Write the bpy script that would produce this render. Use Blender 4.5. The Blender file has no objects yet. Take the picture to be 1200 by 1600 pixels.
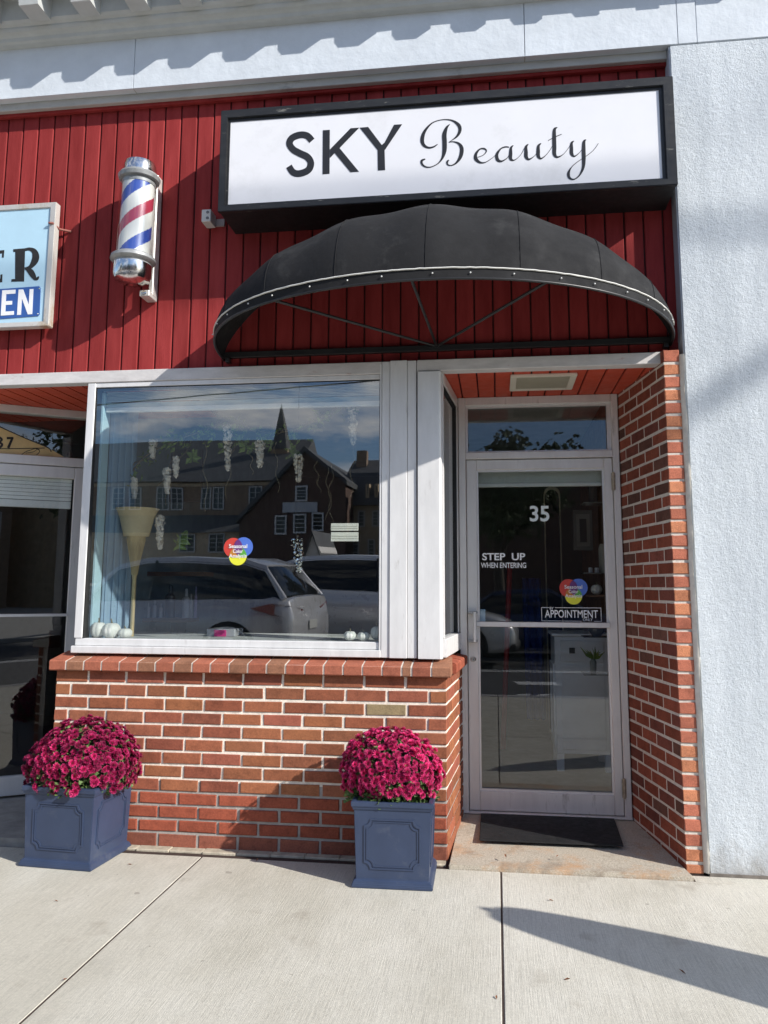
import bpy, bmesh, math, random
from mathutils import Vector, Matrix
random.seed(7)
PI = math.pi
S = bpy.context.scene
C = S.collection

# ------------------------------------------------------------------ camera
F_PX, CX, CY = 1273.825, 600.14, 738.485          # focal length / principal point for a 1200 x 1600 frame
YAW, PITCH, ROLL = 0.135835, 0.140355, 0.00433
EYE = Vector((0.0, -4.2426, 1.3339))
_r = Vector((math.cos(YAW), math.sin(YAW), 0))
_f = Vector((-math.sin(YAW)*math.cos(PITCH), math.cos(YAW)*math.cos(PITCH), math.sin(PITCH)))
_u = _r.cross(_f)
_r2 = _r*math.cos(ROLL)+_u*math.sin(ROLL)
_u2 = -_r*math.sin(ROLL)+_u*math.cos(ROLL)
cam_d = bpy.data.cameras.new('camera')
cam = bpy.data.objects.new('camera', cam_d); C.objects.link(cam)
mw = Matrix.Identity(4)
for i in range(3):
    mw[i][0] = _r2[i]; mw[i][1] = _u2[i]; mw[i][2] = -_f[i]; mw[i][3] = EYE[i]
cam.matrix_world = mw
cam_d.sensor_fit = 'VERTICAL'; cam_d.sensor_height = 24; cam_d.sensor_width = 18
cam_d.lens = 24*F_PX/1600
cam_d.shift_y = -(800-CY)/1600; cam_d.shift_x = (600-CX)/1600
cam_d.clip_start = 0.05; cam_d.clip_end = 2000
S.camera = cam

# ------------------------------------------------------------------ sky, sun, exposure
SUN = Vector((1.9, -1.0, 1.27)).normalized()
EL = math.asin(SUN.z); AZ = math.atan2(SUN.x, SUN.y)
W = bpy.data.worlds.new("World"); S.world = W; W.use_nodes = True
nt = W.node_tree; nt.nodes.clear()
out = nt.nodes.new('ShaderNodeOutputWorld'); bg = nt.nodes.new('ShaderNodeBackground'); bg.inputs[1].default_value = 0.10
sky = nt.nodes.new('ShaderNodeTexSky'); sky.sky_type = 'NISHITA'; sky.sun_disc = False
sky.sun_elevation = EL; sky.sun_rotation = AZ; sky.air_density = 1.0; sky.dust_density = 1.0
tc = nt.nodes.new('ShaderNodeTexCoord'); mp = nt.nodes.new('ShaderNodeMapping'); mp.inputs['Scale'].default_value = (1.0, 1.0, 3.4); mp.inputs['Location'].default_value = (7.7, 0.4, 0.0)
nz = nt.nodes.new('ShaderNodeTexNoise'); nz.inputs['Scale'].default_value = 4.2; nz.inputs['Detail'].default_value = 9; nz.inputs['Roughness'].default_value = .6
rp = nt.nodes.new('ShaderNodeValToRGB'); rp.color_ramp.elements[0].position = .50; rp.color_ramp.elements[1].position = .66
mx = nt.nodes.new('ShaderNodeMix'); mx.data_type = 'RGBA'; mx.inputs[7].default_value = (8.6, 8.7, 8.9, 1)
nt.links.new(tc.outputs['Generated'], mp.inputs[0]); nt.links.new(mp.outputs[0], nz.inputs[0]); nt.links.new(nz.outputs[0], rp.inputs[0])
nt.links.new(rp.outputs[0], mx.inputs[0]); tn = nt.nodes.new('ShaderNodeMix'); tn.data_type = 'RGBA'; tn.blend_type = 'MULTIPLY'; tn.inputs[0].default_value = 1; tn.inputs[7].default_value = (.62, .80, 1.08, 1)
nt.links.new(sky.outputs[0], tn.inputs[6]); nt.links.new(tn.outputs[2], mx.inputs[6]); nt.links.new(mx.outputs[2], bg.inputs[0]); nt.links.new(bg.outputs[0], out.inputs[0])
sun_d = bpy.data.lights.new('sun', 'SUN'); sun_d.energy = 4.6; sun_d.angle = math.radians(.53); sun_d.color = (1, .955, .89)
sun = bpy.data.objects.new('sun', sun_d); C.objects.link(sun); sun.location = (20, -12, 15)
sun.rotation_euler = SUN.to_track_quat('Z', 'Y').to_euler()
S.view_settings.view_transform = 'Standard'; S.view_settings.look = 'None'; S.view_settings.exposure = 0.46; S.view_settings.gamma = 1
S.render.engine = 'CYCLES'
S.cycles.max_bounces = 10; S.cycles.transparent_max_bounces = 16; S.cycles.glossy_bounces = 5; S.cycles.diffuse_bounces = 4

# ------------------------------------------------------------------ measuring helpers (photo pixel -> point on a real plane)
def ray(u, v): return _f+_r2*((u-CX)/F_PX)-_u2*((v-CY)/F_PX)
def oy(u, v, y=0.):
    d = ray(u, v); t = (y-EYE.y)/d.y; return EYE+d*t
def oz(u, v, z=0.):
    d = ray(u, v); t = (z-EYE.z)/d.z; return EYE+d*t
GY = 0.075; TILT = math.radians(.9)                    # the big pane leans a hair towards the street
def refl(u, v, yp):                                   # real place of something seen mirrored in the shop glass
    p = oy(u, v, yp); n = Vector((0, -math.cos(TILT), -math.sin(TILT))); return p-n*(2*(p-Vector((0, GY, 1.757))).dot(n))

# ------------------------------------------------------------------ materials
MATS = {}
def _nodes(name):
    m = bpy.data.materials.new(name); m.use_nodes = True; n = m.node_tree; MATS[name] = m
    return m, n, n.nodes['Principled BSDF']
def L(n, a, b): n.links.new(a, b)
def noise(n, scale, detail=6, rough=.6, sc=None, coord='Object'):
    t = n.nodes.new('ShaderNodeTexCoord'); x = n.nodes.new('ShaderNodeTexNoise')
    x.inputs['Scale'].default_value = scale; x.inputs['Detail'].default_value = detail; x.inputs['Roughness'].default_value = rough
    mpp = n.nodes.new('ShaderNodeMapping'); mpp.inputs['Scale'].default_value = sc or (1, 1, 1)
    L(n, t.outputs[coord], mpp.inputs[0]); L(n, mpp.outputs[0], x.inputs['Vector'])
    return x.outputs[0]
def ramp(n, src, stops):
    r = n.nodes.new('ShaderNodeValToRGB'); e = r.color_ramp.elements
    e[0].position = stops[0][0]; e[0].color = (*stops[0][1], 1); e[1].position = stops[-1][0]; e[1].color = (*stops[-1][1], 1)
    for p, c in stops[1:-1]:
        k = e.new(p); k.color = (*c, 1)
    L(n, src, r.inputs[0]); return r.outputs[0]
def mixc(n, fac, a, b, mode='MIX'):
    x = n.nodes.new('ShaderNodeMix'); x.data_type = 'RGBA'; x.blend_type = mode
    for s, i in ((fac, 0), (a, 6), (b, 7)):
        if hasattr(s, 'is_output'): L(n, s, x.inputs[i])
        elif i == 0: x.inputs[0].default_value = s
        else: x.inputs[i].default_value = (*s, 1)
    return x.outputs[2]
def bump(n, b, src, strength=.3, dist=.01, prev=None):
    k = n.nodes.new('ShaderNodeBump'); k.inputs['Strength'].default_value = strength; k.inputs['Distance'].default_value = dist
    L(n, src, k.inputs['Height'])
    if prev: L(n, prev, k.inputs['Normal'])
    L(n, k.outputs[0], b.inputs['Normal']); return k.outputs[0]
def hexmul(c, f): return tuple(min(1, x*f) for x in c)
def M(name, col, rough=.5, metal=0, var=.15, vs=6, bs=None, bst=.2, bd=.003, stretch=None, dirt=None, ds=3, dthr=.58, spec=None, coat=0):
    """plain surface with tonal variation, optional grime patches and fine bump"""
    if name in MATS: return MATS[name]
    m, n, b = _nodes(name)
    b.inputs['Metallic'].default_value = metal; b.inputs['Roughness'].default_value = rough
    if spec is not None: b.inputs['Specular IOR Level'].default_value = spec
    if coat: b.inputs['Coat Weight'].default_value = coat; b.inputs['Coat Roughness'].default_value = .05
    c = ramp(n, noise(n, vs, 7, .65, stretch), [(.3, hexmul(col, 1-var)), (.7, hexmul(col, 1+var))])
    if dirt:
        f = ramp(n, noise(n, ds, 8, .7, stretch), [(dthr, (0, 0, 0)), (dthr+.14, (1, 1, 1))])
        c = mixc(n, f, c, dirt)
    L(n, c, b.inputs['Base Color'])
    rr = ramp(n, noise(n, vs*3, 4), [(.3, (rough*.85,)*3), (.7, (min(1, rough*1.15),)*3)]); L(n, rr, b.inputs['Roughness'])
    if bs: bump(n, b, noise(n, bs, 6, .6, stretch), bst, bd)
    return m

def attr_mat(name, rough, attr, bs, bst, bd, speck=.2, ss=120):
    """per-brick / per-piece colour carried in a colour attribute, plus fine grain"""
    m, n, b = _nodes(name); b.inputs['Roughness'].default_value = rough; b.inputs['Specular IOR Level'].default_value = .25
    a = n.nodes.new('ShaderNodeAttribute'); a.attribute_name = attr
    g = ramp(n, noise(n, ss, 3, .7), [(.3, (1-speck,)*3), (.72, (1+speck,)*3)])
    g2 = ramp(n, noise(n, 14, 7, .75), [(.28, (.62, .60, .60)), (.5, (1, 1, 1)), (.74, (1.22, 1.2, 1.15))])
    c = mixc(n, 1, a.outputs[0], g, 'MULTIPLY'); c = mixc(n, 1, c, g2, 'MULTIPLY')
    eff = ramp(n, noise(n, 22, 8, .75), [(.70, (0, 0, 0)), (.80, (.45,)*3)])
    c = mixc(n, eff, c, (.42, .33, .27))
    L(n, c, b.inputs['Base Color'])
    p = bump(n, b, noise(n, bs, 8, .7), bst, bd)
    return m
BRICK = attr_mat('brick_clay', .85, 'tint', 95, .55, .004)
BRICK2 = attr_mat('brick_cut_clay', .9, 'tint', 170, .7, .004, .3, 260)
MORTAR = M('mortar', (.78, .70, .60), .95, var=.2, vs=30, bs=120, bst=.6, bd=.004, dirt=(.42, .37, .32), ds=6, dthr=.64)
MORTAR_D = M('mortar_grey', (.36, .33, .30), .95, var=.2, vs=30, bs=120, bst=.6, bd=.004, dirt=(.2, .18, .16), ds=5, dthr=.6)
MORTAR_S = M('mortar_soft_grey', (.62, .57, .50), .95, var=.16, vs=30, bs=120, bst=.6, bd=.004)
RED = None
def red_paint():
    m, n, b = _nodes('red_board_paint'); b.inputs['Roughness'].default_value = .7; b.inputs['Specular IOR Level'].default_value = .12
    c = ramp(n, noise(n, 5, 7, .6, (3, 3, .5)), [(.3, (.212, .023, .023)), (.7, (.305, .041, .040))])
    a = n.nodes.new('ShaderNodeAttribute'); a.attribute_name = 'tint'; c = mixc(n, 1, c, a.outputs[0], 'MULTIPLY')
    k = ramp(n, noise(n, 9, 9, .8, (2.2, 2.2, .8)), [(.66, (0, 0, 0)), (.70, (.8,)*3)]); c = mixc(n, k, c, (.06, .012, .014))
    k = ramp(n, noise(n, 24, 6, .8, (1, 1, 1)), [(.74, (0, 0, 0)), (.78, (.6,)*3)]); c = mixc(n, k, c, (.42, .16, .13))
    L(n, c, b.inputs['Base Color'])
    p = bump(n, b, noise(n, 60, 7, .7, (3, 3, .12)), .35, .004)
    bump(n, b, noise(n, 18, 5, .6, (1, 1, .6)), .3, .004, p)
    return m
RED = red_paint()
REDS = M('red_soffit_paint', (.50, .065, .028), .6, var=.12, vs=5, bs=60, bst=.25, bd=.003)
ALU = M('weathered_aluminium_paint', (.70, .695, .69), .45, metal=.15, var=.08, vs=5, stretch=(3, 3, .6), dirt=(.50, .485, .47), ds=7, dthr=.6, bs=60, bst=.08, bd=.002)
ALU2 = M('brushed_aluminium', (.70, .69, .675), .38, metal=.35, var=.07, vs=9, stretch=(1, 1, .25), dirt=(.36, .34, .32), ds=6, dthr=.63)
ALUD = M('aged_door_aluminium', (.68, .665, .64), .42, metal=.2, var=.09, vs=6, stretch=(2, 2, .35), dirt=(.30, .28, .25), ds=6, dthr=.6)
TRIM = M('flaking_trim_paint', (.56, .54, .53), .6, var=.14, vs=14, stretch=(.6, 1, 2), dirt=(.33, .13, .12), ds=11, dthr=.62, bs=70, bst=.3, bd=.003)
RUBBER = M('black_gasket', (.012, .012, .012), .6)
BLACK = M('black_sign_paint', (.018, .018, .018), .45, var=.3, vs=14, dirt=(.26, .25, .22), ds=22, dthr=.61, stretch=(.5, 1, 2), bs=50, bst=.2)
BLACKM = M('black_metal', (.02, .02, .021), .4, var=.2)
def stucco():
    m, n, b = _nodes('pale_blue_stucco'); b.inputs['Roughness'].default_value = .85; b.inputs['Specular IOR Level'].default_value = .2
    c = ramp(n, noise(n, 2.2, 7, .65), [(.3, (.60, .645, .685)), (.7, (.70, .745, .775))])
    g = ramp(n, noise(n, 1.1, 7, .75, (1.6, 1, .25)), [(.40, (.84, .85, .86)), (.58, (1.03, 1.03, 1.03))]); c = mixc(n, 1, c, g, 'MULTIPLY')
    tcz = n.nodes.new('ShaderNodeTexCoord'); sz = n.nodes.new('ShaderNodeSeparateXYZ'); L(n, tcz.outputs['Object'], sz.inputs[0])
    mg = n.nodes.new('ShaderNodeMath'); mg.operation = 'MULTIPLY_ADD'; mg.inputs[1].default_value = .55; L(n, noise(n, 9, 8, .75, (1, 1, .5)), mg.inputs[0]); L(n, sz.outputs[2], mg.inputs[2])
    k = ramp(n, mg.outputs[0], [(.24, (.75,)*3), (.42, (0, 0, 0))]); c = mixc(n, k, c, (.33, .31, .28))
    k = ramp(n, noise(n, 7, 8, .75, (3.2, 1, .22)), [(.60, (0, 0, 0)), (.74, (.45,)*3)]); c = mixc(n, k, c, (.40, .44, .47))
    k = ramp(n, noise(n, 60, 6, .8), [(.64, (0, 0, 0)), (.70, (.75,)*3)]); c = mixc(n, k, c, (.30, .33, .36))
    k = ramp(n, noise(n, 26, 8, .75), [(.62, (0, 0, 0)), (.72, (.5,)*3)]); c = mixc(n, k, c, (.40, .45, .50))
    k = ramp(n, noise(n, 11, 10, .85), [(.73, (0, 0, 0)), (.76, (.7,)*3)]); c = mixc(n, k, c, (.22, .25, .28))
    L(n, c, b.inputs['Base Color'])
    p = bump(n, b, noise(n, 38, 12, .76), .9, .014)
    bump(n, b, noise(n, 130, 5, .75), .55, .005, p)
    return m
STUCCO = stucco()
FASCIA = M('pale_fascia_paint', (.60, .645, .69), .6, var=.07, vs=4, dirt=(.30, .31, .31), ds=22, dthr=.69, bs=14, bst=.35, bd=.012)
CORN = M('cornice_grey_paint', (.47, .485, .47), .6, var=.08, vs=8, dirt=(.62, .63, .60), ds=30, dthr=.7, bs=25, bst=.15)
GREYP = M('grey_soffit_paint', (.42, .415, .39), .65, var=.14, vs=9, stretch=(.5, 1, 1), dirt=(.26, .25, .23), ds=8, dthr=.6, bs=30, bst=.2)
def concrete(name, c0, c1, broom=True):
    m, n, b = _nodes(name); b.inputs['Roughness'].default_value = .9; b.inputs['Specular IOR Level'].default_value = .25
    c = ramp(n, noise(n, 1.1, 8, .62), [(.3, c0), (.7, c1)])
    g = ramp(n, noise(n, 260, 3, .8), [(.3, (.82,)*3), (.7, (1.12,)*3)]); c = mixc(n, 1, c, g, 'MULTIPLY')
    if broom:
        g = ramp(n, noise(n, 95, 4, .8, (2.4, .06, 1)), [(.34, (.74,)*3), (.55, (1.06,)*3)]); c = mixc(n, .7, c, mixc(n, 1, c, g, 'MULTIPLY'))
        g = ramp(n, noise(n, 16, 2, .6, (3.0, .02, 1)), [(.66, (1, 1, 1)), (.72, (.80,)*3)]); c = mixc(n, .6, c, mixc(n, 1, c, g, 'MULTIPLY'))
        g = ramp(n, noise(n, 70, 6, .8), [(.3, (.84,)*3), (.7, (1.1,)*3)]); c = mixc(n, 1, c, g, 'MULTIPLY')
        g = ramp(n, noise(n, .8, 6, .7, (1, .5, 1)), [(.42, (.90, .89, .86)), (.6, (1.06, 1.06, 1.06))]); c = mixc(n, 1, c, g, 'MULTIPLY')
        k = ramp(n, noise(n, 3.3, 4, .55), [(.62, (0, 0, 0)), (.70, (.42,)*3)]); c = mixc(n, k, c, (.33, .29, .23))
        k = ramp(n, noise(n, 9, 2, .4), [(.745, (0, 0, 0)), (.76, (.5,)*3)]); c = mixc(n, k, c, (.20, .18, .15))
        k = ramp(n, noise(n, 38, 2, .5), [(.77, (0, 0, 0)), (.79, (.8,)*3)]); c = mixc(n, k, c, (.12, .10, .08))
    k = ramp(n, noise(n, 1.9, 9, .72), [(.60, (0, 0, 0)), (.74, (.55,)*3)]); c = mixc(n, k, c, hexmul(c0, .72))
    k = ramp(n, noise(n, 17, 4, .6), [(.75, (0, 0, 0)), (.79, (.7,)*3)]); c = mixc(n, k, c, (.17, .15, .12))
    L(n, c, b.inputs['Base Color'])
    p = bump(n, b, noise(n, 220, 5, .7), .35, .003)
    if broom: bump(n, b, noise(n, 95, 4, .8, (2.4, .06, 1)), .5, .004, p)
    return m
WALK = concrete('broomed_concrete', (.53, .505, .435), (.645, .62, .545))
def stone():
    m, n, b = _nodes('stained_granite_step'); b.inputs['Roughness'].default_value = .85
    c = ramp(n, noise(n, 150, 3, .8), [(.3, (.27, .23, .18)), (.5, (.46, .41, .33)), (.72, (.62, .57, .48))])
    k = ramp(n, noise(n, 4.5, 9, .75), [(.50, (0, 0, 0)), (.68, (.8,)*3)]); c = mixc(n, k, c, (.50, .27, .12))
    k = ramp(n, noise(n, 6, 9, .75), [(.52, (0, 0, 0)), (.66, (.75,)*3)]); c = mixc(n, k, c, (.25, .20, .15))
    L(n, c, b.inputs['Base Color']); bump(n, b, noise(n, 90, 7, .75), .5, .005)
    return m
STONE = stone()
STONE_G = M('grey_entry_slab', (.30, .285, .26), .9, var=.25, vs=9, bs=80, bst=.5, bd=.004)
ASPH = M('asphalt', (.055, .055, .057), .9, var=.25, vs=50, bs=200, bst=.6, bd=.005)
PAINTW = M('road_paint', (.68, .68, .66), .7, var=.1, vs=20)
CURB = M('granite_curb', (.36, .35, .34), .9, var=.2, vs=60, bs=100, bst=.4)
def glass(name, f0=.11, tint=(.92, .95, .94), wave=.0):
    m = bpy.data.materials.new(name); m.use_nodes = True; n = m.node_tree; n.nodes.clear(); MATS[name] = m
    o = n.nodes.new('ShaderNodeOutputMaterial'); t = n.nodes.new('ShaderNodeBsdfTransparent'); t.inputs[0].default_value = (*tint, 1)
    g = n.nodes.new('ShaderNodeBsdfGlossy'); g.inputs['Roughness'].default_value = 0.0
    lw = n.nodes.new('ShaderNodeLayerWeight'); lw.inputs['Blend'].default_value = .5
    pw = n.nodes.new('ShaderNodeMath'); pw.operation = 'POWER'; pw.inputs[1].default_value = 5; L(n, lw.outputs['Facing'], pw.inputs[0])
    ma = n.nodes.new('ShaderNodeMath'); ma.operation = 'MULTIPLY_ADD'; ma.inputs[1].default_value = 1-f0; ma.inputs[2].default_value = f0; L(n, pw.outputs[0], ma.inputs[0])
    ge = n.nodes.new('ShaderNodeNewGeometry'); iv = n.nodes.new('ShaderNodeMath'); iv.operation = 'SUBTRACT'; iv.inputs[0].default_value = 1; L(n, ge.outputs['Backfacing'], iv.inputs[1])
    mu = n.nodes.new('ShaderNodeMath'); mu.operation = 'MULTIPLY'; L(n, ma.outputs[0], mu.inputs[0]); L(n, iv.outputs[0], mu.inputs[1])
    x = n.nodes.new('ShaderNodeMixShader'); L(n, mu.outputs[0], x.inputs[0]); L(n, t.outputs[0], x.inputs[1]); L(n, g.outputs[0], x.inputs[2]); L(n, x.outputs[0], o.inputs[0])
    if wave:
        k = n.nodes.new('ShaderNodeBump'); k.inputs['Strength'].default_value = wave; k.inputs['Distance'].default_value = .002
        L(n, noise(n, 1.3, 2, .5), k.inputs['Height']); L(n, k.outputs[0], g.inputs['Normal'])
    return m
GLASS = glass('window_glass', .27, (.95, .975, .97), .3)
GLASS_D = glass('door_glass', .12, (.94, .96, .955), .08)
GLASS_C = glass('clear_tube_glass', .08, (.97, .98, .98))
def flat(name, col, rough=.5, metal=0, spec=None): return M(name, col, rough, metal, var=.05, vs=9, spec=spec)
CHROME = M('pitted_chrome', (.72, .70, .67), .16, metal=1, var=.2, vs=25, dirt=(.35, .28, .20), ds=40, dthr=.62)
CASTG = M('grey_cast_metal', (.30, .31, .31), .5, metal=.3, var=.25, vs=25, dirt=(.16, .16, .15), ds=20, dthr=.6)
CREAM = flat('cream_enamel', (.66, .62, .52), .5)

# ------------------------------------------------------------------ mesh building
class MB:
    def __init__(s): s.v = []; s.f = []; s.c = []; s.cur = (1, 1, 1)
    def add(s, vs, fs, col=None):
        o = len(s.v); s.v += [Vector(p) for p in vs]
        for f in fs: s.f.append([i+o for i in f]); s.c.append(col or s.cur)
        return s
    def box(s, x0, x1, y0, y1, z0, z1, col=None, ch=0, rot=None, piv=None):
        if x0 > x1: x0, x1 = x1, x0
        if y0 > y1: y0, y1 = y1, y0
        if z0 > z1: z0, z1 = z1, z0
        c = ch
        if c <= 0:
            vs = [(x, y, z) for z in (z0, z1) for y in (y0, y1) for x in (x0, x1)]
            fs = [(0, 2, 3, 1), (4, 5, 7, 6), (0, 1, 5, 4), (2, 6, 7, 3), (0, 4, 6, 2), (1, 3, 7, 5)]
        else:
            bm = bmesh.new(); bmesh.ops.create_cube(bm, size=1)
            for v in bm.verts: v.co = Vector(((x0+x1)/2+v.co.x*(x1-x0), (y0+y1)/2+v.co.y*(y1-y0), (z0+z1)/2+v.co.z*(z1-z0)))
            bmesh.ops.bevel(bm, geom=list(bm.edges), offset=min(c, .45*min(x1-x0, y1-y0, z1-z0)), segments=1, affect='EDGES')
            bm.verts.index_update(); vs = [v.co.copy() for v in bm.verts]; fs = [[v.index for v in f.verts] for f in bm.faces]; bm.free()
        if rot is not None:
            pv = Vector(piv or ((x0+x1)/2, (y0+y1)/2, (z0+z1)/2)); vs = [rot @ (Vector(p)-pv)+pv for p in vs]
        return s.add(vs, fs, col)
    def prism(s, pts, off, col=None):
        n = len(pts); off = Vector(off); vs = [Vector(p) for p in pts]+[Vector(p)+off for p in pts]
        fs = [list(range(n))[::-1], list(range(n, 2*n))]+[(i, (i+1) % n, n+(i+1) % n, n+i) for i in range(n)]
        return s.add(vs, fs, col)
    def ring(s, outer, inner, off, col=None):
        n = len(outer); off = Vector(off); vs = [Vector(p) for p in outer]+[Vector(p) for p in inner]; vs += [p+off for p in vs]
        fs = []
        for i in range(n):
            j = (i+1) % n
            fs += [(i, j, n+j, n+i), (2*n+i, 3*n+i, 3*n+j, 2*n+j), (i, 2*n+i, 2*n+j, j), (n+i, n+j, 3*n+j, 3*n+i)]
        return s.add(vs, fs, col)
    def tube(s, path, r, k=8, col=None, caps=True, closed=False):
        path = [Vector(p) for p in path]; n = len(path); rs = r if isinstance(r, (list, tuple)) else [r]*n
        vs = []; prev = None
        for i, p in enumerate(path):
            a = path[i-1] if (i > 0 or closed) else p; b = path[(i+1) % n] if (i < n-1 or closed) else p
            t = (b-a).normalized()
            if prev is None: x = t.orthogonal().normalized()
            else:
                x = prev-t*prev.dot(t)
                x = x.normalized() if x.length > 1e-6 else t.orthogonal().normalized()
            prev = x; y = t.cross(x)
            for j in range(k):
                q = 2*PI*j/k; vs.append(p+(x*math.cos(q)+y*math.sin(q))*rs[i])
        fs = []
        for i in range(n if closed else n-1):
            ii = (i+1) % n
            for j in range(k): fs.append((i*k+j, i*k+(j+1) % k, ii*k+(j+1) % k, ii*k+j))
        if caps and not closed: fs += [list(range(k))[::-1], [(n-1)*k+j for j in range(k)]]
        return s.add(vs, fs, col)
    def lathe(s, prof, c=(0, 0, 0), k=32, col=None, axis=None, sx=1, sy=1):
        c = Vector(c); vs = []; R = axis or Matrix.Identity(3)
        for r, z in prof:
            for j in range(k):
                a = 2*PI*j/k; vs.append(c+R @ Vector((r*math.cos(a)*sx, r*math.sin(a)*sy, z)))
        fs = []
        for i in range(len(prof)-1):
            for j in range(k): fs.append((i*k+j, i*k+(j+1) % k, (i+1)*k+(j+1) % k, (i+1)*k+j))
        fs.append(list(range(k))[::-1]); fs.append([(len(prof)-1)*k+j for j in range(k)])
        return s.add(vs, fs, col)
    def sphere(s, c, rx, ry=None, rz=None, k=12, col=None):
        ry = ry or rx; rz = rz or rx; n = k//2
        prof = [(math.sin(PI*i/n), -math.cos(PI*i/n)) for i in range(n+1)]
        prof[0] = (1e-4, -1); prof[-1] = (1e-4, 1); o = len(s.v)
        s.lathe(prof, (0, 0, 0), k, col)
        for v in s.v[o:]: v.x = c[0]+v.x*rx; v.y = c[1]+v.y*ry; v.z = c[2]+v.z*rz
        return s
    def build(s, name, mat, parent=None, smooth=False, tint=False, bevel=0):
        me = bpy.data.meshes.new(name); base = Vector((0, 0, 0)); inv = None
        if parent is not None:
            root = parent
            while root.parent: root = root.parent
            M4 = Matrix.LocRotScale(root.location, root.rotation_euler, None).inverted()
            vs = [M4 @ p for p in s.v]
        else: vs = s.v
        me.from_pydata([tuple(p) for p in vs], [], s.f); me.validate(); me.update()
        if tint:
            a = me.attributes.new('tint', 'FLOAT_COLOR', 'FACE')
            if len(s.c) == len(me.polygons):
                for i, c in enumerate(s.c): a.data[i].color = (*c[:3], 1)
        bm = bmesh.new(); bm.from_mesh(me); bmesh.ops.recalc_face_normals(bm, faces=bm.faces)
        if bevel: bmesh.ops.bevel(bm, geom=[e for e in bm.edges if len(e.link_faces) == 2 and e.calc_face_angle(0) > .5], offset=bevel, segments=2, affect='EDGES')
        bm.to_mesh(me); bm.free()
        if smooth:
            for p in me.polygons: p.use_smooth = True
            try: me.set_sharp_from_angle(angle=math.radians(smooth if smooth > 1 else 50))
            except Exception: pass
        me.materials.append(mat if not isinstance(mat, str) else MATS[mat])
        o = bpy.data.objects.new(name, me); C.objects.link(o)
        if parent is not None: o.parent = parent
        return o
def tag(o, label, cat, group=None, kind=None):
    if label: o['label'] = label
    if cat: o['category'] = cat
    if group: o['group'] = group
    if kind: o['kind'] = kind
    return o
def thing(name, label, cat, loc=(0, 0, 0), rz=0, group=None):
    o = bpy.data.objects.new(name, None); C.objects.link(o); o.location = loc; o.rotation_euler = (0, 0, rz); o.empty_display_size = .1
    return tag(o, label, cat, group)
def struct(name, mb, mat, **k): return tag(mb.build(name, mat, **k), None, None, kind='structure')
def copy_tree(o, parent=None):
    c = o.copy(); C.objects.link(c)
    if parent is not None: c.parent = parent
    for ch in [x for x in bpy.data.objects if x.parent == o]: copy_tree(ch, c)
    return c

def text(name, s, mat, parent, x0, x1, z0, z1, y, bold=0., th=.0015, shear=0., frame=None, keep=False):
    """flat lettering standing in the plane y (facing -Y), fitted to a real-size box"""
    cu = bpy.data.curves.new(name, 'FONT'); cu.body = s; cu.offset = bold; cu.extrude = .02; cu.shear = shear; cu.resolution_u = 4
    if s.count('\n'): cu.align_x = 'CENTER'
    ob = bpy.data.objects.new('tmp', cu); C.objects.link(ob)
    dg = bpy.context.evaluated_depsgraph_get(); dg.update()
    me = bpy.data.meshes.new_from_object(ob.evaluated_get(dg)); bpy.data.objects.remove(ob); bpy.data.curves.remove(cu)
    xs = [v.co.x for v in me.vertices]; ys = [v.co.y for v in me.vertices]; zs = [v.co.z for v in me.vertices]
    ax, bx, ay, by, zz = min(xs), max(xs), min(ys), max(ys), max(zs)
    mb = MB(); vs = [Vector((x0+(v.co.x-ax)/(bx-ax)*(x1-x0), y-(v.co.z/zz)*th, z0+(v.co.y-ay)/(by-ay)*(z1-z0))) for v in me.vertices]
    if frame: vs = [frame @ p for p in vs]
    mb.add(vs, [list(p.vertices) for p in me.polygons]); bpy.data.meshes.remove(me)
    return mb.build(name, mat, parent)

def catmull(P, sub=8):
    P = [tuple(p) for p in P]; Q = []
    for i in range(len(P)-1):
        p0 = P[max(i-1, 0)]; p1 = P[i]; p2 = P[i+1]; p3 = P[min(i+2, len(P)-1)]
        for k in range(sub):
            t = k/sub
            Q.append(tuple(.5*((2*b)+(-a+c)*t+(2*a-5*b+4*c-d)*t*t+(-a+3*b-3*c+d)*t**3) for a, b, c, d in zip(p0, p1, p2, p3)))
    Q.append(P[-1]); return Q
def stroke(mb, pts, place, off, sub=8):
    """brush stroke (x, y, width) -> ribbon with thickness; place() maps sheet coordinates to the sign plane"""
    Q = catmull(pts, sub); left = []; right = []
    for i, (x, y, w) in enumerate(Q):
        a = Q[max(i-1, 0)]; b = Q[min(i+1, len(Q)-1)]; tx, ty = b[0]-a[0], b[1]-a[1]; l = math.hypot(tx, ty) or 1
        nx, ny = -ty/l*w/2, tx/l*w/2; left.append(place(x+nx, y+ny)); right.append(place(x-nx, y-ny))
    n = len(left); off = Vector(off)
    vs = left+right; vs = [Vector(p) for p in vs]; vs += [p+off for p in vs]; fs = []
    for i in range(n-1): fs += [(i, i+1, n+i+1, n+i), (2*n+i, 3*n+i, 3*n+i+1, 2*n+i+1), (i, 2*n+i, 2*n+i+1, i+1), (n+i, n+i+1, 3*n+i+1, 3*n+i)]
    mb.add(vs, fs)

# ================================================================== SETTING
RZ = -0.15
mb = MB(); mb.add([(-400, -400, RZ-.004), (400, -400, RZ-.004), (400, 60, RZ-.004), (-400, 60, RZ-.004)], [(0, 1, 2, 3)])
struct('ground', mb, ASPH)
mb = MB(); mb.add([(-300, -14.5, RZ), (300, -14.5, RZ), (300, -4.95, RZ), (-300, -4.95, RZ)], [(0, 1, 2, 3)]); struct('road', mb, ASPH)
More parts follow.
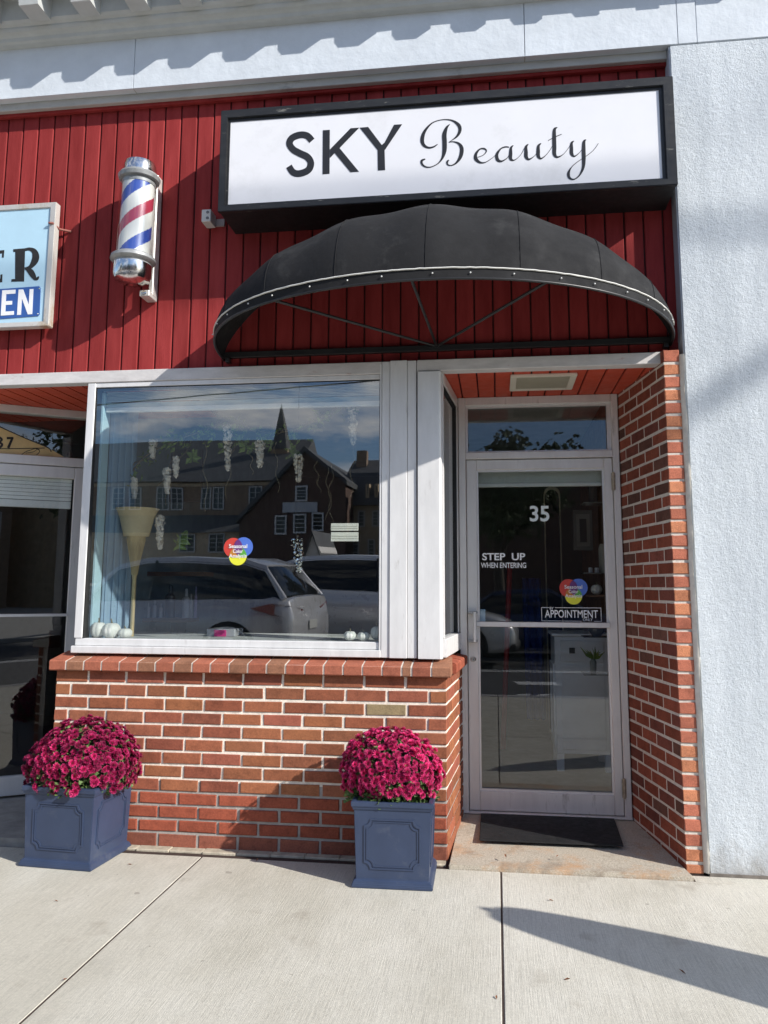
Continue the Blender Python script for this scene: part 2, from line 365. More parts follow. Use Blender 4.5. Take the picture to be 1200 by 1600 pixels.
# near sidewalk: concrete slabs over a dark bed, with a granite curb
mb = MB(); J = 1.478
for i in range(-12, 12):
    x0 = i*J+.003; 
    for (a, b) in ((-1.98, -.104), (-4.75, -1.992)):
        mb.box(x0+.0042, x0+J-.0042, a, b, -.10, 0, ch=.0022)
mb.box(.892, 8, -.1005, -.0195, -.10, -.0012, ch=.002)
struct('sidewalk', mb, WALK)
mb = MB(); mb.box(-20, 20, -4.76, 6, RZ-.1, -.0025); struct('sidewalk_bed', mb, M('joint_filler', (.045, .028, .022), .95, var=.3, vs=30))
mb = MB()
for i in range(-12, 13): mb.box(i*1.8, i*1.8+1.792, -4.94, -4.765, RZ-.1, .003, ch=.008)
tag(mb.build('curb', CURB), 'long grey granite kerb at the edge of the sidewalk', 'kerb', kind='structure')
mb = MB(); mb.add([(-300, -60, RZ+.10), (300, -60, RZ+.10), (300, -14.5, RZ+.10), (-300, -14.5, RZ+.10), (-300, -14.5, RZ), (300, -14.5, RZ)], [(0, 1, 2, 3), (3, 2, 5, 4)])
struct('far_pavement', mb, concrete('far_concrete', (.38, .37, .34), (.46, .45, .42), False))
# road markings: arrow chevrons and bars
mb = MB()
def mark(pts):
    mb.add([(x, y, RZ+.004) for x, y in pts], [list(range(len(pts)))])
def rz_(u, v): p = refl(u, v, 1); d = ray(u, v); t = (RZ-EYE.z)/d.z; q = EYE+d*t; return (q.x, 2*.76-q.y)
for poly in ([(761, 1097), (812, 1085), (832, 1085), (785, 1097)], [(785, 1097), (761, 1097), (845, 1109), (860, 1109)],
             [(795, 1097), (845, 1085), (866, 1085), (815, 1097)], [(815, 1097), (795, 1097), (880, 1109), (896, 1109)],
             [(802, 1065), (868, 1066), (874, 1071), (810, 1070)]):
    mark([rz_(*p) for p in poly])
mb.box(-60, 60, -9.68, -9.57, RZ+.001, RZ+.004); mb.box(-60, 60, -9.48, -9.37, RZ+.001, RZ+.004)
struct('road_markings', mb, PAINTW)

# entry slabs (floor of the two recesses) with a strip of old concrete under the brick wall
mb = MB(); pts = []
random.seed(3)
n = 14
for i in range(n+1):
    x = -.245+i*(.885+.245)/n; pts.append((x, -.098+random.uniform(-.0035, .0015), -.02))
mb.prism(pts+[(.74, .84, -.02), (-.22, .84, -.02)], (0, 0, .065))
for v_ in mb.v:
    if v_.z > .03 and v_.y < 0: v_.z = .020
d = mb.build('doorstep', STONE, bevel=.004); tag(d, 'stained tan granite doorstep in the entry recess under the black mat', 'doorstep')
mb = MB(); mb.prism([(-3.97, -.095, -.02), (-2.372, -.095, -.02), (-2.60, .95, -.02), (-3.97, .95, -.02)], (0, 0, .062))
for y in (.19, .47): mb.box(-3.9, -2.3, y, y+.004, .040, .0425, (.1, .1, .1))
tag(mb.build('entry_slab', STONE_G), 'dark grey stone floor slab in the left neighbour doorway', 'doorstep')
mb = MB(); 
for i in range(12):
    x0 = -2.372+i*.176; mb.box(x0, x0+.175, -.055+random.uniform(-.006, .004), 0.02, -.02, .006+random.uniform(0, .004), ch=.004)
tag(mb.build('footing_strip', M('old_footing', (.44, .39, .30), .95, var=.25, vs=20, bs=60, bst=.6, bd=.006)), 'rough tan concrete footing strip along the foot of the brick wall under the window', 'footing')

# ------------------------------------------------------------------ bricks
CH = .0677; BL = .2148; JN = .0140
def tint_front():
    r = random.random()
    k = random.uniform(.76, 1.14); return (.29*k, .098*k*random.uniform(.9, 1.15), .053*k*random.uniform(.92, 1.1))
def tint_dark(): k = random.uniform(.8, 1.15); return (.25*k, .085*k, .055*k)
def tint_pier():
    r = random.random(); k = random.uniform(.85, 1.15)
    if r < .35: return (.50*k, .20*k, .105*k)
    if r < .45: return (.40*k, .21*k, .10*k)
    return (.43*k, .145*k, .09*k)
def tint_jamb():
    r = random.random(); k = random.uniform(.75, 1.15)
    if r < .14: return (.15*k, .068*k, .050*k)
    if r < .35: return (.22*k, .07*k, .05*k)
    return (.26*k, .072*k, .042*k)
def brick(mb, P, e, nrm, x0, x1, z0, z1, depth, col, rough=0):
    """one chamfered brick on a wall that starts at P, runs along e and faces nrm"""
    j = lambda s=.0012: random.uniform(-s, s)
    x0 += j(); x1 += j(); z0 += j(.0009); z1 += j(.0009); pr = random.uniform(0, .0035 if rough >= 0 else .001)+max(rough, 0); c = .0028+rough*.6
    P = Vector(P); e = Vector(e); nn = Vector(nrm); up = Vector((0, 0, 1))
    q = lambda x, z, d: P+e*x+up*z+nn*d
    w = lambda: random.uniform(-.0019, .0019)
    vs = [q(x0+c+w(), z0+c+w(), pr), q(x1-c, z0+c, pr), q(x1-c, z1-c, pr), q(x0+c, z1-c, pr), q(x0+w(), z0+w(), pr-c), q(x1+w(), z0+w(), pr-c), q(x1+w(), z1+w(), pr-c), q(x0+w(), z1+w(), pr-c),
          q(x0, z0, -depth), q(x1, z0, -depth), q(x1, z1, -depth), q(x0, z1, -depth)]
    fs = [(0, 1, 2, 3), (4, 5, 1, 0), (5, 6, 2, 1), (6, 7, 3, 2), (7, 4, 0, 3), (8, 9, 5, 4), (9, 10, 6, 5), (10, 11, 7, 6), (11, 8, 4, 7)]
    mb.add(vs, fs, col)
random.seed(21)
wall = thing('brick_wall', 'low red brick wall with a sloped brick sill under the shop window', 'brick wall', (-1.3, .1, 0))
mb = MB(); XL, XR = -2.365, -.256; TOPZ = .885
X0 = -2.28-BL*2
for i in range(13):
    z1 = .82-CH*(i-1)-JN/2 if i else TOPZ; z0 = .82-CH*i+JN/2
    if i == 12: z0 = .006
    shift = 0 if i % 2 else BL/2-.004
    shift += random.uniform(-.008, .008) - (0.012 if i > 7 else 0)
    k = 0; x = X0+shift
    while x < XR:
        a = max(x+JN/2, XL); b = min(x+BL-JN/2, XR)
        if b-a > .02:
            col = tint_dark() if i == 12 else tint_front()
            if i in (9, 10, 11): k2 = random.uniform(.9, 1.05); col = (.31*k2, .080*k2, .045*k2)
            if i == 2 and abs((a+b)/2+.60) < .08: col = (.29, .22, .12)
            brick(mb, (0, 0, 0), (1, 0, 0), (0, -1, 0), a, b, z0, z1, .05, col, .0022 if 9 <= i <= 11 else 0)
        x += BL
# return into the door recess
RA = Vector((-.256, 0, 0)); RB = Vector((-.205, .76, 0)); e = (RB-RA).normalized(); rn = Vector((e.y, -e.x, 0)); RL = (RB-RA).length
for i in range(13):
    z1 = .82-CH*(i-1)-JN/2 if i else TOPZ; z0 = .82-CH*i+JN/2 if i < 12 else .006
    x = -.102 if i % 2 else -.102-BL/2
    x += .102 if i % 2 else BL/2+.0
    xx = 0 if i % 2 == 0 else -BL/2
    while xx < RL:
        a = max(xx+JN/2, 0.001); b = min(xx+BL-JN/2, RL)
        if b-a > .02: brick(mb, RA, e, rn, a, b, z0, z1, .05, tint_front())
        xx += BL
mb.build('brick_facing', BRICK, wall, tint=True)
mb = MB(); c0 = (-2.362, .004); 
mb.prism([(-2.362, .004, .33), (-.2595, .004, .33), (-.2095, .76, .33), (-.32, .76, .33), (-.35, .10, .33), (-2.362, .10, .33)], (0, 0, TOPZ-.33))
mb.build('mortar', MORTAR, wall)
mb = MB(); mb.prism([(-2.362, .0045, .0), (-.2595, .0045, .0), (-.2095, .76, .0), (-.32, .76, .0), (-.35, .10, .0), (-2.362, .10, .0)], (0, 0, .33))
mb.build('mortar', MORTAR_D, wall)['label'] = 'darker grey mortar of the lowest courses'
# sloped rowlock coping
mb = MB(); mo = MB(); x = -2.392; xe = -.229; CW = (xe-x)/21.5
def cap_brick(A, e, nin, w, col, w2=None):
    # A front-bottom-left corner, e along, nin into the wall; front height, sloped top
    g = random.uniform(.0042, .0062); q = lambda s, d, z: A+e*s+nin*d+Vector((0, 0, z))
    zt = random.uniform(-.0015, .0015); c = .006
    s0, s1 = g, w-g
    prof = [(0.004, 0), (0, .006), (0, .046+zt), (c, .053+zt), (.19, .088+zt), (.19, 0)]
    mb.prism([q(s0, d, z) for d, z in prof], e*(s1-s0), col)
i = 0
while x < xe-.02:
    w = CW if i not in (19,) else CW*.5
    if x+w > xe: w = xe-x
    k = random.uniform(.85, 1.15); col = (.32*k, .105*k, .063*k) if random.random() < .6 else (.29*k, .135*k, .08*k)
    cap_brick(Vector((x, -.042, .888)), Vector((1, 0, 0)), Vector((0, 1, 0)), w, col); x += w; i += 1
A = RA+rn*.03+Vector((-.0, -.042, .888)); s = .0
s = .192
while s < RL+.02:
    k = random.uniform(.85, 1.15); cap_brick(A+e*s, e, -rn, .085, (.33*k, .09*k, .052*k)); s += .085
mb.build('coping', BRICK, wall, tint=True)
mo.prism([(-2.388, -.0385, .892), (-2.388, -.0385, .9375), (-2.388, .14, .9715), (-2.388, .14, .892)], (2.125, 0, 0))
A2 = A+e*.215; q = lambda d, z, s: A2+e*s-rn*d+Vector((0, 0, z-.888))
mo.prism([q(.005, .891, 0), q(.006, .932, 0), q(.10, .955, 0), q(.145, .891, 0)], e*(RL+.03-.215))
mo.build('coping_mortar', MORTAR_S, wall)

# brick pier to the right of the door
pier = thing('brick_pier', 'tall orange-red brick pier between the door recess and the pale blue stucco wall', 'brick pier', (.9, .3, 0))
PL, PR, PT = .873, .952, 2.556
mb = MB(); random.seed(5)
zz = 2.487; rows = []
while zz > -.03: rows.append(zz); zz -= CH
rows = [PT+JN/2]+rows
JA = Vector((PL, 0, 0)); JB = Vector((.742, .76, 0)); je = (JB-JA).normalized(); jn = Vector((-je.y, je.x, 0)); JL = (JB-JA).length
if jn.x > 0: jn = -jn
mb2 = MB()
for i in range(len(rows)):
    z1 = rows[i]-JN/2; z0 = (rows[i+1] if i+1 < len(rows) else -.0)+JN/2
    if z0 < .003: z0 = .003
    if z1-z0 < .015: continue
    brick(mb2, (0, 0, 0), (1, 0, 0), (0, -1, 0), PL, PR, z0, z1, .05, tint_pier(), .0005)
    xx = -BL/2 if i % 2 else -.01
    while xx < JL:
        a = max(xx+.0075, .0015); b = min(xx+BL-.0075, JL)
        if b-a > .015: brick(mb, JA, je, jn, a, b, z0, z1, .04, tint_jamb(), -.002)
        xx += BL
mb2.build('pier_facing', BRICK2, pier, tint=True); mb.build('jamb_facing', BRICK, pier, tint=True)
mb = MB(); t_ = .0035
mb.prism([(PL+.0012, .0035, 0), (PR-.002, .0035, 0), (PR-.002, .76, 0), (JB.x+.0012, .76, 0)], (0, 0, PT-.006)); mb.build('mortar', MORTAR_S, pier)

# stucco wall with ragged plaster bead against the pier
sw = thing('stucco_wall', 'rough pale blue stucco wall filling the right edge of the street front', 'wall', (1.8, 0, 0))
mb = MB(); mb.prism([(.9725, -.012, -.03), (6, -.012, -.03), (6, .5, -.03), (.9725, .5, -.03)], (0, 0, 4.2605+.03)); mb.build('render_coat', STUCCO, sw, bevel=.008)
mb = MB(); random.seed(9); n = 160; vs = []; fs = []
for i in range(n+1):
    z = .01+i*2.52/n; w = .004*math.sin(i*.33)+.003*math.sin(i*.11+1)+random.uniform(-.002, .002)
    for (x, y) in ((.951, .01), (.951+w*.2, -.002+w*.3), (.958+w, -.010-w), (.9725+w*.8, -.017), (.9745, .01)): vs.append((x, y, z))
for i in range(n):
    for j in range(4): fs.append((i*5+j, i*5+j+1, i*5+5+j+1, i*5+5+j))
mb.add(vs, fs); mb.build('plaster_bead', M('plaster_bead_paint', (.66, .62, .54), .9, var=.14, vs=22, dirt=(.2, .16, .11), ds=26, dthr=.68, bs=70, bst=.5, bd=.004), sw, smooth=60)
mb = MB(); mb.box(.9745, 6, -.019, -.008, -.02, .012); mb.build('base_joint', M('base_dirt', (.16, .14, .12), .95, var=.4, vs=18, bs=60, bst=.6), sw)

# red cladding wall
cw = thing('board_wall', 'dark red painted wall of vertical boards above the shop fronts', 'wall', (-1.2, .1, 2.5))
mb = MB(); P0 = -.505; SP = .1020; random.seed(4)
k0 = int((-6.0-P0)/SP)
for k in range(k0, 16):
    x0 = P0+k*SP; x1 = x0+SP
    if x0 > .985: break
    x1 = min(x1, .985); g = .0045; c = .004; zb = 2.56; zt = 4.262; ye = .1+random.uniform(0, .002)
    t = random.uniform(.82, 1.12)
    prof = [(x0+g, ye+.014), (x0+g, ye+.003), (x0+g+c, ye), (x1-g-c, ye), (x1-g, ye+.003), (x1-g, ye+.014)]
    if x1-x0 < .03: continue
    mb.prism([(x, y, zb) for x, y in prof], (0, 0, zt-zb), (t, t, t))
mb.build('boards', RED, cw, tint=True)
mb = MB(); mb.box(-6, .985, .1135, .16, 2.56, 4.262); mb.build('backing', M('groove_shadow_paint', (.05, .008, .009), .8), cw)
mb = MB(); random.seed(2)
mb.box(-6, .982, .066, .0985, 4.196, 4.236, ch=.004); mb.build('top_moulding', RED, cw, tint=True)
mb = MB(); mb.box(-6, -.60, .048, .12, 2.492, 2.56, ch=.003); mb.box(-.408, .871, .040, .12, 2.497, 2.56, ch=.003)
mb.build('bottom_trim', TRIM, cw)

# fascia + cornice with modillion brackets
co = thing('cornice', 'grey cornice with moulding, bracket blocks and pale fascia along the top of the building', 'cornice', (-1, 0, 4.4))
mb = MB()
for a, b in ((-6, -2.093), (-2.090, .20), (.203, 1.02), (1.0225, 1.12), (1.122, 6)):
    mb.prism([(a, -.014, 4.262), (b, -.014, 4.262), (b, .06, 4.262), (a, .06, 4.262)], (0, 0, 4.62-4.262))
mb.build('fascia', FASCIA, co, bevel=.0015)
mb = MB(); mb.box(-6, .9715, -.010, .16, 4.263, 4.285, ch=.002); mb.box(-6, .9715, .035, .10, 4.214, 4.2625, ch=.003); mb.build('soffit_board', GREYP, co)
mb = MB()
prof = [(-.0595, 4.585), (-.075, 4.59), (-.080, 4.61), (-.092, 4.622), (-.11, 4.626), (-.118, 4.64), (-.118, 4.652), (-.135, 4.66), (-.15, 4.672), (-.15, 4.80), (.0, 4.80), (0, 4.585)]
mb.prism([(-6, y, z) for y, z in prof], (12, 0, 0)); mb.build('moulding', CORN, co)
OH = lambda x: .300-.050*(x+2.7)
mb = MB(); zt = 4.80
mb.add([(-6, -.06-OH(-6)*.86, zt), (6, -.05, zt), (6, .0, zt), (-6, 0, zt), (-6, -.06-OH(-6)*.86, zt+.12), (6, -.05, zt+.12), (6, 0, zt+.12), (-6, 0, zt+.12)],
       [(0, 1, 2, 3), (4, 5, 6, 7), (0, 1, 5, 4), (1, 2, 6, 5), (2, 3, 7, 6), (3, 0, 4, 7)]); mb.build('crown', CORN, co)
for i in range(-6, 14):
    x = -2.680+i*.312
    mb = MB(); y1 = -.06-OH(x)*.76
    mb.prism([(x, y1, 4.652), (x, -.149, 4.652), (x, -.149, 4.798), (x, y1-.012, 4.798), (x, y1-.012, 4.70)], (.118, 0, 0)); mb.build('bracket', CORN, co)
random.seed(30)

# recess soffits (red boards) and ceiling light
so = thing('entry_soffit', 'red boarded soffit over the door recess', 'soffit', (.3, .4, 2.5))
mb = MB(); x = -.39; k = 0
while x < .90:
    mb.box(x+.004, x+.096, .045, .80, 2.503, 2.52, ch=.004); x += .1
mb.build('boards', REDS, so); mb = MB(); mb.box(-.40, .96, .05, .80, 2.516, 2.54); mb.build('backing', 'groove_shadow_paint', so)
so = thing('entry_soffit', 'red boarded soffit over the left neighbour doorway', 'soffit', (-3, .4, 2.5))
mb = MB(); x = -4.4; e3 = Vector((.42, .9, 0)).normalized()
for k in range(30):
    xx = -4.9+k*.1; mb.prism([(xx+.004, .05, 2.503), (xx+.094, .05, 2.503), (xx+.094-.0, 1.1, 2.503), (xx+.004, 1.1, 2.503)], (0, 0, .012))
mb.build('boards', REDS, so); mb = MB(); mb.box(-5, -1.9, .06, 1.1, 2.516, 2.54); mb.build('backing', 'groove_shadow_paint', so)
cl = thing('ceiling_light', 'rectangular recessed cream ceiling light fitting in the red soffit above the door', 'ceiling light', (.28, .36, 2.5))
mb = MB(); x0, x1, y0, y1 = .096, .457, .19, .52
mb.ring([(x0, y0, 2.486), (x1, y0, 2.486), (x1, y1, 2.486), (x0, y1, 2.486)], [(x0+.035, y0+.035, 2.49), (x1-.035, y0+.035, 2.49), (x1-.035, y1-.035, 2.49), (x0+.035, y1-.035, 2.49)], (0, 0, .0165), None)
mb.build('frame', CREAM, cl, bevel=.003)
mb = MB()
for i in range(22):
    yy = y0+.036+i*(y1-y0-.072)/22; mb.box(x0+.036, x1-.036, yy, yy+.007, 2.4905, 2.4985)
mb.box(x0+.034, x1-.034, y0+.034, y1-.034, 2.4985, 2.5025); mb.build('diffuser', flat('aged_louvre', (.40, .37, .28)), cl)

# ------------------------------------------------------------------ interior shell
mb = MB(); mb.box(-2.6, 1.3, .95, 6.0, -.05, .05); struct('interior_floor', mb, M('interior_floor', (.20, .17, .14), .5, var=.2, vs=5))
WALLI = M('interior_wall_paint', (.27, .26, .23), .8, var=.06)
mb = MB(); mb.box(-2.75, 1.3, 6.0, 6.1, 0, 2.9); mb.box(1.22, 1.3, .8, 6.0, 0, 2.9); tag(mb.build('interior_wall', WALLI), 'beige back wall of the shop interior seen dimly through the glass', 'wall')
mb = MB(); mb.box(-2.75, 1.3, .12, 6.1, 2.75, 2.85); struct('interior_ceiling', mb, M('interior_ceiling', (.5, .49, .46), .9))
mb = MB(); mb.prism([(-2.27, .16, 0), (-2.56, .95, 0), (-2.56, 6, 0), (-2.64, 6, 0), (-2.64, .95, 0), (-2.30, .16, 0)], (0, 0, 2.75)); tag(mb.build('party_wall', M('interior_blue_wall', (.26, .33, .36), .8)), 'pale wall between the shop interior and the left neighbour', 'wall')
mb = MB(); mb.box(.80, .86, 1.0, 3.6, .05, 2.7); tag(mb.build('interior_brick_wall', M('interior_brown_brick', (.16, .075, .04), .8, var=.4, vs=12, bs=18, bst=.6, bd=.01)), 'brown brick inner wall behind the right edge of the glass door', 'wall')
mb = MB(); mb.prism([(-2.254, .094, .975), (-.613, .094, .975), (-.613, .151, .975), (-.40, .151, .975), (-.33, .85, .975), (-2.42, .85, .975), (-2.30, .15, .975), (-2.254, .15, .975)], (0, 0, .072)); tag(mb.build('window_deck', M('window_deck_paint', (.55, .56, .55), .6)), 'white display deck behind the shop window glass', 'window deck')
mb = MB(); mb.box(-2.4, -.33, .84, .86, 0.05, .975); tag(mb.build('deck_front', WALLI), 'inner panel below the window display deck', 'panel')

# ================================================================== SHOP WINDOW
win = thing('shop_window', 'large plate glass shop window in a weathered aluminium frame above the low brick wall', 'window', (-1.43, .1, .98))
GB = 1.052; GT = 2.462; GXL = -2.255; GXR = -.612
mb = MB(); mb.box(-2.312, -.6, .035, .16, .974, 1.012, ch=.003); mb.box(-2.300, -.6, .055, .15, 1.013, GB, ch=.004); mb.build('sill', ALU, win)
mb = MB(); mb.box(-2.306, -2.258, .052, .15, 1.0535, 2.49, ch=.003); mb.build('stile', ALU, win)
mb = MB(); mb.box(-.612, -.6, .052, .15, 1.0535, 2.49, ch=.002); mb.box(-.6105, -.601, .046, .0519, .98, 2.545, ch=.002); mb.build('stile', ALU, win)
mb = MB(); mb.box(-2.306, -.613, .055, .15, 2.463, 2.491, ch=.003); mb.build('head', ALU, win)
mb = MB(); mb.box(GXL-.004, GXL+.002, .0565, .14, GB, GT); mb.box(GXR-.003, GXR+.001, .0565, .14, GB, GT); mb.box(GXL, GXR, .057, .12, GT-.004, GT+.001); mb.build('gasket', RUBBER, win)
mb = MB(); tt = math.tan(TILT)*(GT-GB)/2; mb.prism([(GXL, .072+tt, GB), (GXL, .072-tt, GT), (GXL, .078-tt, GT), (GXL, .078+tt, GB)], (GXR-GXL, 0, 0)); mb.build('glass_pane', GLASS, win)

def seasonal(parent, u0, v0, s, y, frame=None):
    """three overlapping discs with the words Seasonal Color Analysis; s = pixels -> metres"""
    c = oy(u0, v0, y)
    st = MB()
    def disc(dx, dz, r, col, yy):
        mb = MB(); mb.prism([(c.x+dx+r*math.cos(a*PI/24), yy, c.z+dz+r*math.sin(a*PI/24)) for a in range(48)], (0, -.0004, 0)); return mb
    r = 17*s
    a = disc(-9.0*s, 6*s, r, None, y).build('red_disc', flat('sticker_red', (.55, .05, .035)), parent)
    disc(9.5*s, 7*s, r*1.0, None, y-.0006).build('blue_disc', flat('sticker_blue', (.075, .16, .55)), parent)
    disc(0, -9*s, r*.93, None, y-.0012).build('yellow_disc', flat('sticker_yellow', (.72, .72, .045)), parent)
    wm = flat('sticker_white', (.80, .80, .80))
    # lens shaped overlaps
    def lens(c1, c2, r1, r2, col, nm, yy):
        pts = []
        for i in range(120):
            an = i*2*PI/120; p = (c1[0]+r1*math.cos(an), c1[1]+r1*math.sin(an))
            if math.hypot(p[0]-c2[0], p[1]-c2[1]) <= r2: pts.append(p)
        for i in range(120):
            an = i*2*PI/120; p = (c2[0]+r2*math.cos(an), c2[1]+r2*math.sin(an))
            if math.hypot(p[0]-c1[0], p[1]-c1[1]) <= r1: pts.append(p)
        mx_ = sum(p[0] for p in pts)/len(pts); mz_ = sum(p[1] for p in pts)/len(pts)
        pts.sort(key=lambda p: math.atan2(p[1]-mz_, p[0]-mx_))
        mb = MB(); mb.prism([(c.x+p[0], yy, c.z+p[1]) for p in pts], (0, -.0004, 0)); mb.build(nm, flat(nm+'_vinyl', col), parent)
    lens((-9*s, 6*s), (0, -9*s), r, r*.93, (.50, .20, .03), 'orange_overlap', y-.0018)
    lens((9.5*s, 7*s), (0, -9*s), r, r*.93, (.10, .36, .05), 'green_overlap', y-.0022)
    lens((-9*s, 6*s), (9.5*s, 7*s), r, r, (.13, .03, .17), 'violet_overlap', y-.0026)
    yy = y-.0034
    text('lettering', 'Seasonal', wm, parent, c.x-16.5*s, c.x+16.5*s, c.z+5*s, c.z+12*s, yy, .012, .0006)
    text('lettering', 'Color', wm, parent, c.x-9*s, c.x+9*s, c.z-3.5*s, c.z+3*s, yy, .012, .0006)
    text('lettering', 'Analysis', wm, parent, c.x-16*s, c.x+16*s, c.z-13.5*s, c.z-5.2*s, yy, .012, .0006)
sk = thing('sticker', 'three-disc red, blue and yellow sticker reading Seasonal Color Analysis on the large shop window', 'sticker', tuple(oy(371, 860, .106)), group='seasonal color analysis stickers')
seasonal(sk, 372, 861, .00312, .0705)

# hours cards (two striped white boards) behind the glass
hc = thing('card_holder', 'two striped cream cards one above the other hanging inside the right of the shop window', 'card', tuple(oy(538, 832, .13)))
for (a, b, nm) in ((817.5, 829.5, 'card'), (831.5, 846, 'card')):
    p = oy(517, b, .09); q = oy(560, a, .09); mb = MB(); mb.box(p.x, q.x, .088, .092, p.z, q.z, ch=.001); mb.build(nm, flat('card_white', (.82, .80, .72)), hc)
    mb = MB()
    for t in (.28, .55): z = p.z+(q.z-p.z)*t; mb.box(p.x+.004, q.x-.004, .0868, .0878, z, z+.0016)
    mb.build('stripe', flat('card_stripe', (.35, .33, .27)), hc)
# rolled blind at the head of the window
bl = thing('window_blind', 'pale raised blind with a white bottom rail across the head of the shop window', 'blind', (-1.4, .16, 2.4))
mb = MB()
for i in range(7): mb.box(-2.235, -.625, .145, .17, 2.452-i*.0085, 2.4555-i*.0085)
mb.build('slats', flat('blind_slat', (.62, .66, .66)), bl)
mb = MB(); mb.box(-2.235, -.625, .156, .160, 2.366, 2.394); mb.build('fabric', flat('blind_fabric', (.40, .50, .52)), bl)
mb = MB(); mb.box(-2.235, -.625, .145, .172, 2.338, 2.3655, ch=.003); mb.build('bottom_rail', flat('blind_rail', (.80, .82, .82)), bl)
# pale blue curtain at the left
ct = MB(); pts = []
for i in range(60):
    t = i/59; pts.append((-2.238+t*.060, .215+.016*math.sin(t*26)+t*.22))
vs = [(x, y, 1.025) for x, y in pts]+[(x, y, 2.40) for x, y in pts]+[(x+.002, y+.004, 1.025) for x, y in pts]+[(x+.002, y+.004, 2.40) for x, y in pts]; n = 60
fs = []
for i in range(n-1): fs += [(i, i+1, n+i+1, n+i), (2*n+i, 3*n+i, 3*n+i+1, 2*n+i+1), (i, 2*n+i, 2*n+i+1, i+1), (n+i, n+i+1, 3*n+i+1, 3*n+i)]
ct.add(vs, fs); tag(ct.build('curtain', flat('curtain_blue', (.26, .38, .50), .9), smooth=60), 'pale blue folded curtain at the left end of the shop window', 'curtain')
mb = MB(); mb.box(-2.2565, -2.240, .125, .21, 1.022, 2.45, ch=.002); tag(mb.build('reveal_board', flat('reveal_aqua', (.46, .66, .74), .6)), 'narrow aqua painted board just inside the left window stile', 'board')

# pumpkins on the deck
PUMP = flat('white_pumpkin_skin', (.76, .75, .70), .55); STEM = flat('pumpkin_stem', (.20, .17, .09), .8)
def pumpkin(u, v, w, h, y, label, sw_=1):
    c = oy(u, v, y); s = abs(oy(u+w/2, v, y).x-oy(u-w/2, v, y).x)/2; hh = h/w*s
    t = thing('pumpkin', label, 'pumpkin', (c.x, c.y, c.z-hh), group='little white pumpkins on display')
    mb = MB(); k = 40; prof = 14; vs = []; fs = []
    for i in range(prof+1):
        a = PI*i/prof; z = -math.cos(a); r = math.sin(a)**.75 if 0 < i < prof else .02
        if i == prof: z = .80
        if i == prof-1: z = .93
        for j in range(k):
            q = 2*PI*j/k; f = 1-.11*abs(math.cos(4*q))**7
            vs.append((c.x+r*s*f*math.cos(q), c.y+r*s*f*math.sin(q), c.z+hh*z*(1-.0*r)))
    for i in range(prof):
        for j in range(k): fs.append((i*k+j, i*k+(j+1) % k, (i+1)*k+(j+1) % k, (i+1)*k+j))
    mb.add(vs, fs); mb.build('body', PUMP, t, smooth=60)
    mb = MB(); b = random.uniform(-.4, .4); mb.tube([(c.x, c.y, c.z+hh*.75), (c.x+s*.05*b, c.y, c.z+hh*1.1), (c.x+s*.35*b, c.y-.003, c.z+hh*1.5)], [s*.16, s*.09, s*.07], 7); mb.build('stem', STEM, t, smooth=60)
pumpkin(154, 984, 24, 23, .140, 'white pumpkin at the left end of the window beside the aqua board')
pumpkin(174, 985, 27, 23, .135, 'broadest white pumpkin in the middle of the left three')
pumpkin(195.5, 989, 21, 14, .130, 'smallest white pumpkin at the foot of the gold lamp stem')
pumpkin(547, 993, 20, 14, .118, 'squat white pumpkin on the left of the right-hand three in the window')
pumpkin(568, 994, 19, 14, .118, 'small white pumpkin with bent stem between two others near the right window stile')
pumpkin(589, 989, 20, 21, .135, 'tall pale pumpkin half hidden by the right window stile')

# gold trumpet floor lamp
GOLD = M('aged_gold_leaf', (.52, .40, .20), .45, metal=.25, var=.22, vs=12, stretch=(4, 4, .6), bs=40, bst=.2)
GOLDT = M('parchment_shade', (.60, .48, .28), .7, var=.12, vs=8)
lx = oy(210, 900, .36)
lamp = thing('floor_lamp', 'tall gold floor lamp with trumpet shaped shade standing in the shop window', 'lamp', (lx.x, .36, 1.02))
zz_ = lambda v: oy(210, v, .36).z
w_ = lambda px: px*.00346
mb = MB(); k = 48; prof = [(w_(21), zz_(838)), (w_(24), zz_(828)), (w_(28), zz_(812)), (w_(33), zz_(800)), (w_(37), zz_(795))]
mb.lathe([(r, z) for r, z in prof]+[(r-.003, z+.001) for r, z in prof[::-1]], (lx.x, .36, 0), k); mb.build('lamp_shade', GOLDT, lamp, smooth=50)
mb = MB(); prof = [(.001, zz_(1001)), (w_(3.6), zz_(1000)), (w_(3.4), zz_(905)), (w_(4.6), zz_(897)), (w_(6), zz_(885)), (w_(10), zz_(860)), (w_(15), zz_(842)), (w_(17), zz_(836)), (.001, zz_(835))]
mb.lathe(prof, (lx.x, .36, 0), 24)
for j in range(24): a = 2*PI*j/24; mb.tube([(lx.x+(w_(15)+.002)*math.cos(a), .36+(w_(15)+.002)*math.sin(a), zz_(842)), (lx.x+w_(6.4)*math.cos(a), .36+w_(6.4)*math.sin(a), zz_(885)), (lx.x+w_(4.9)*math.cos(a), .36+w_(4.9)*math.sin(a), zz_(898))], .0022, 5)
mb.build('stem', GOLD, lamp, smooth=50)

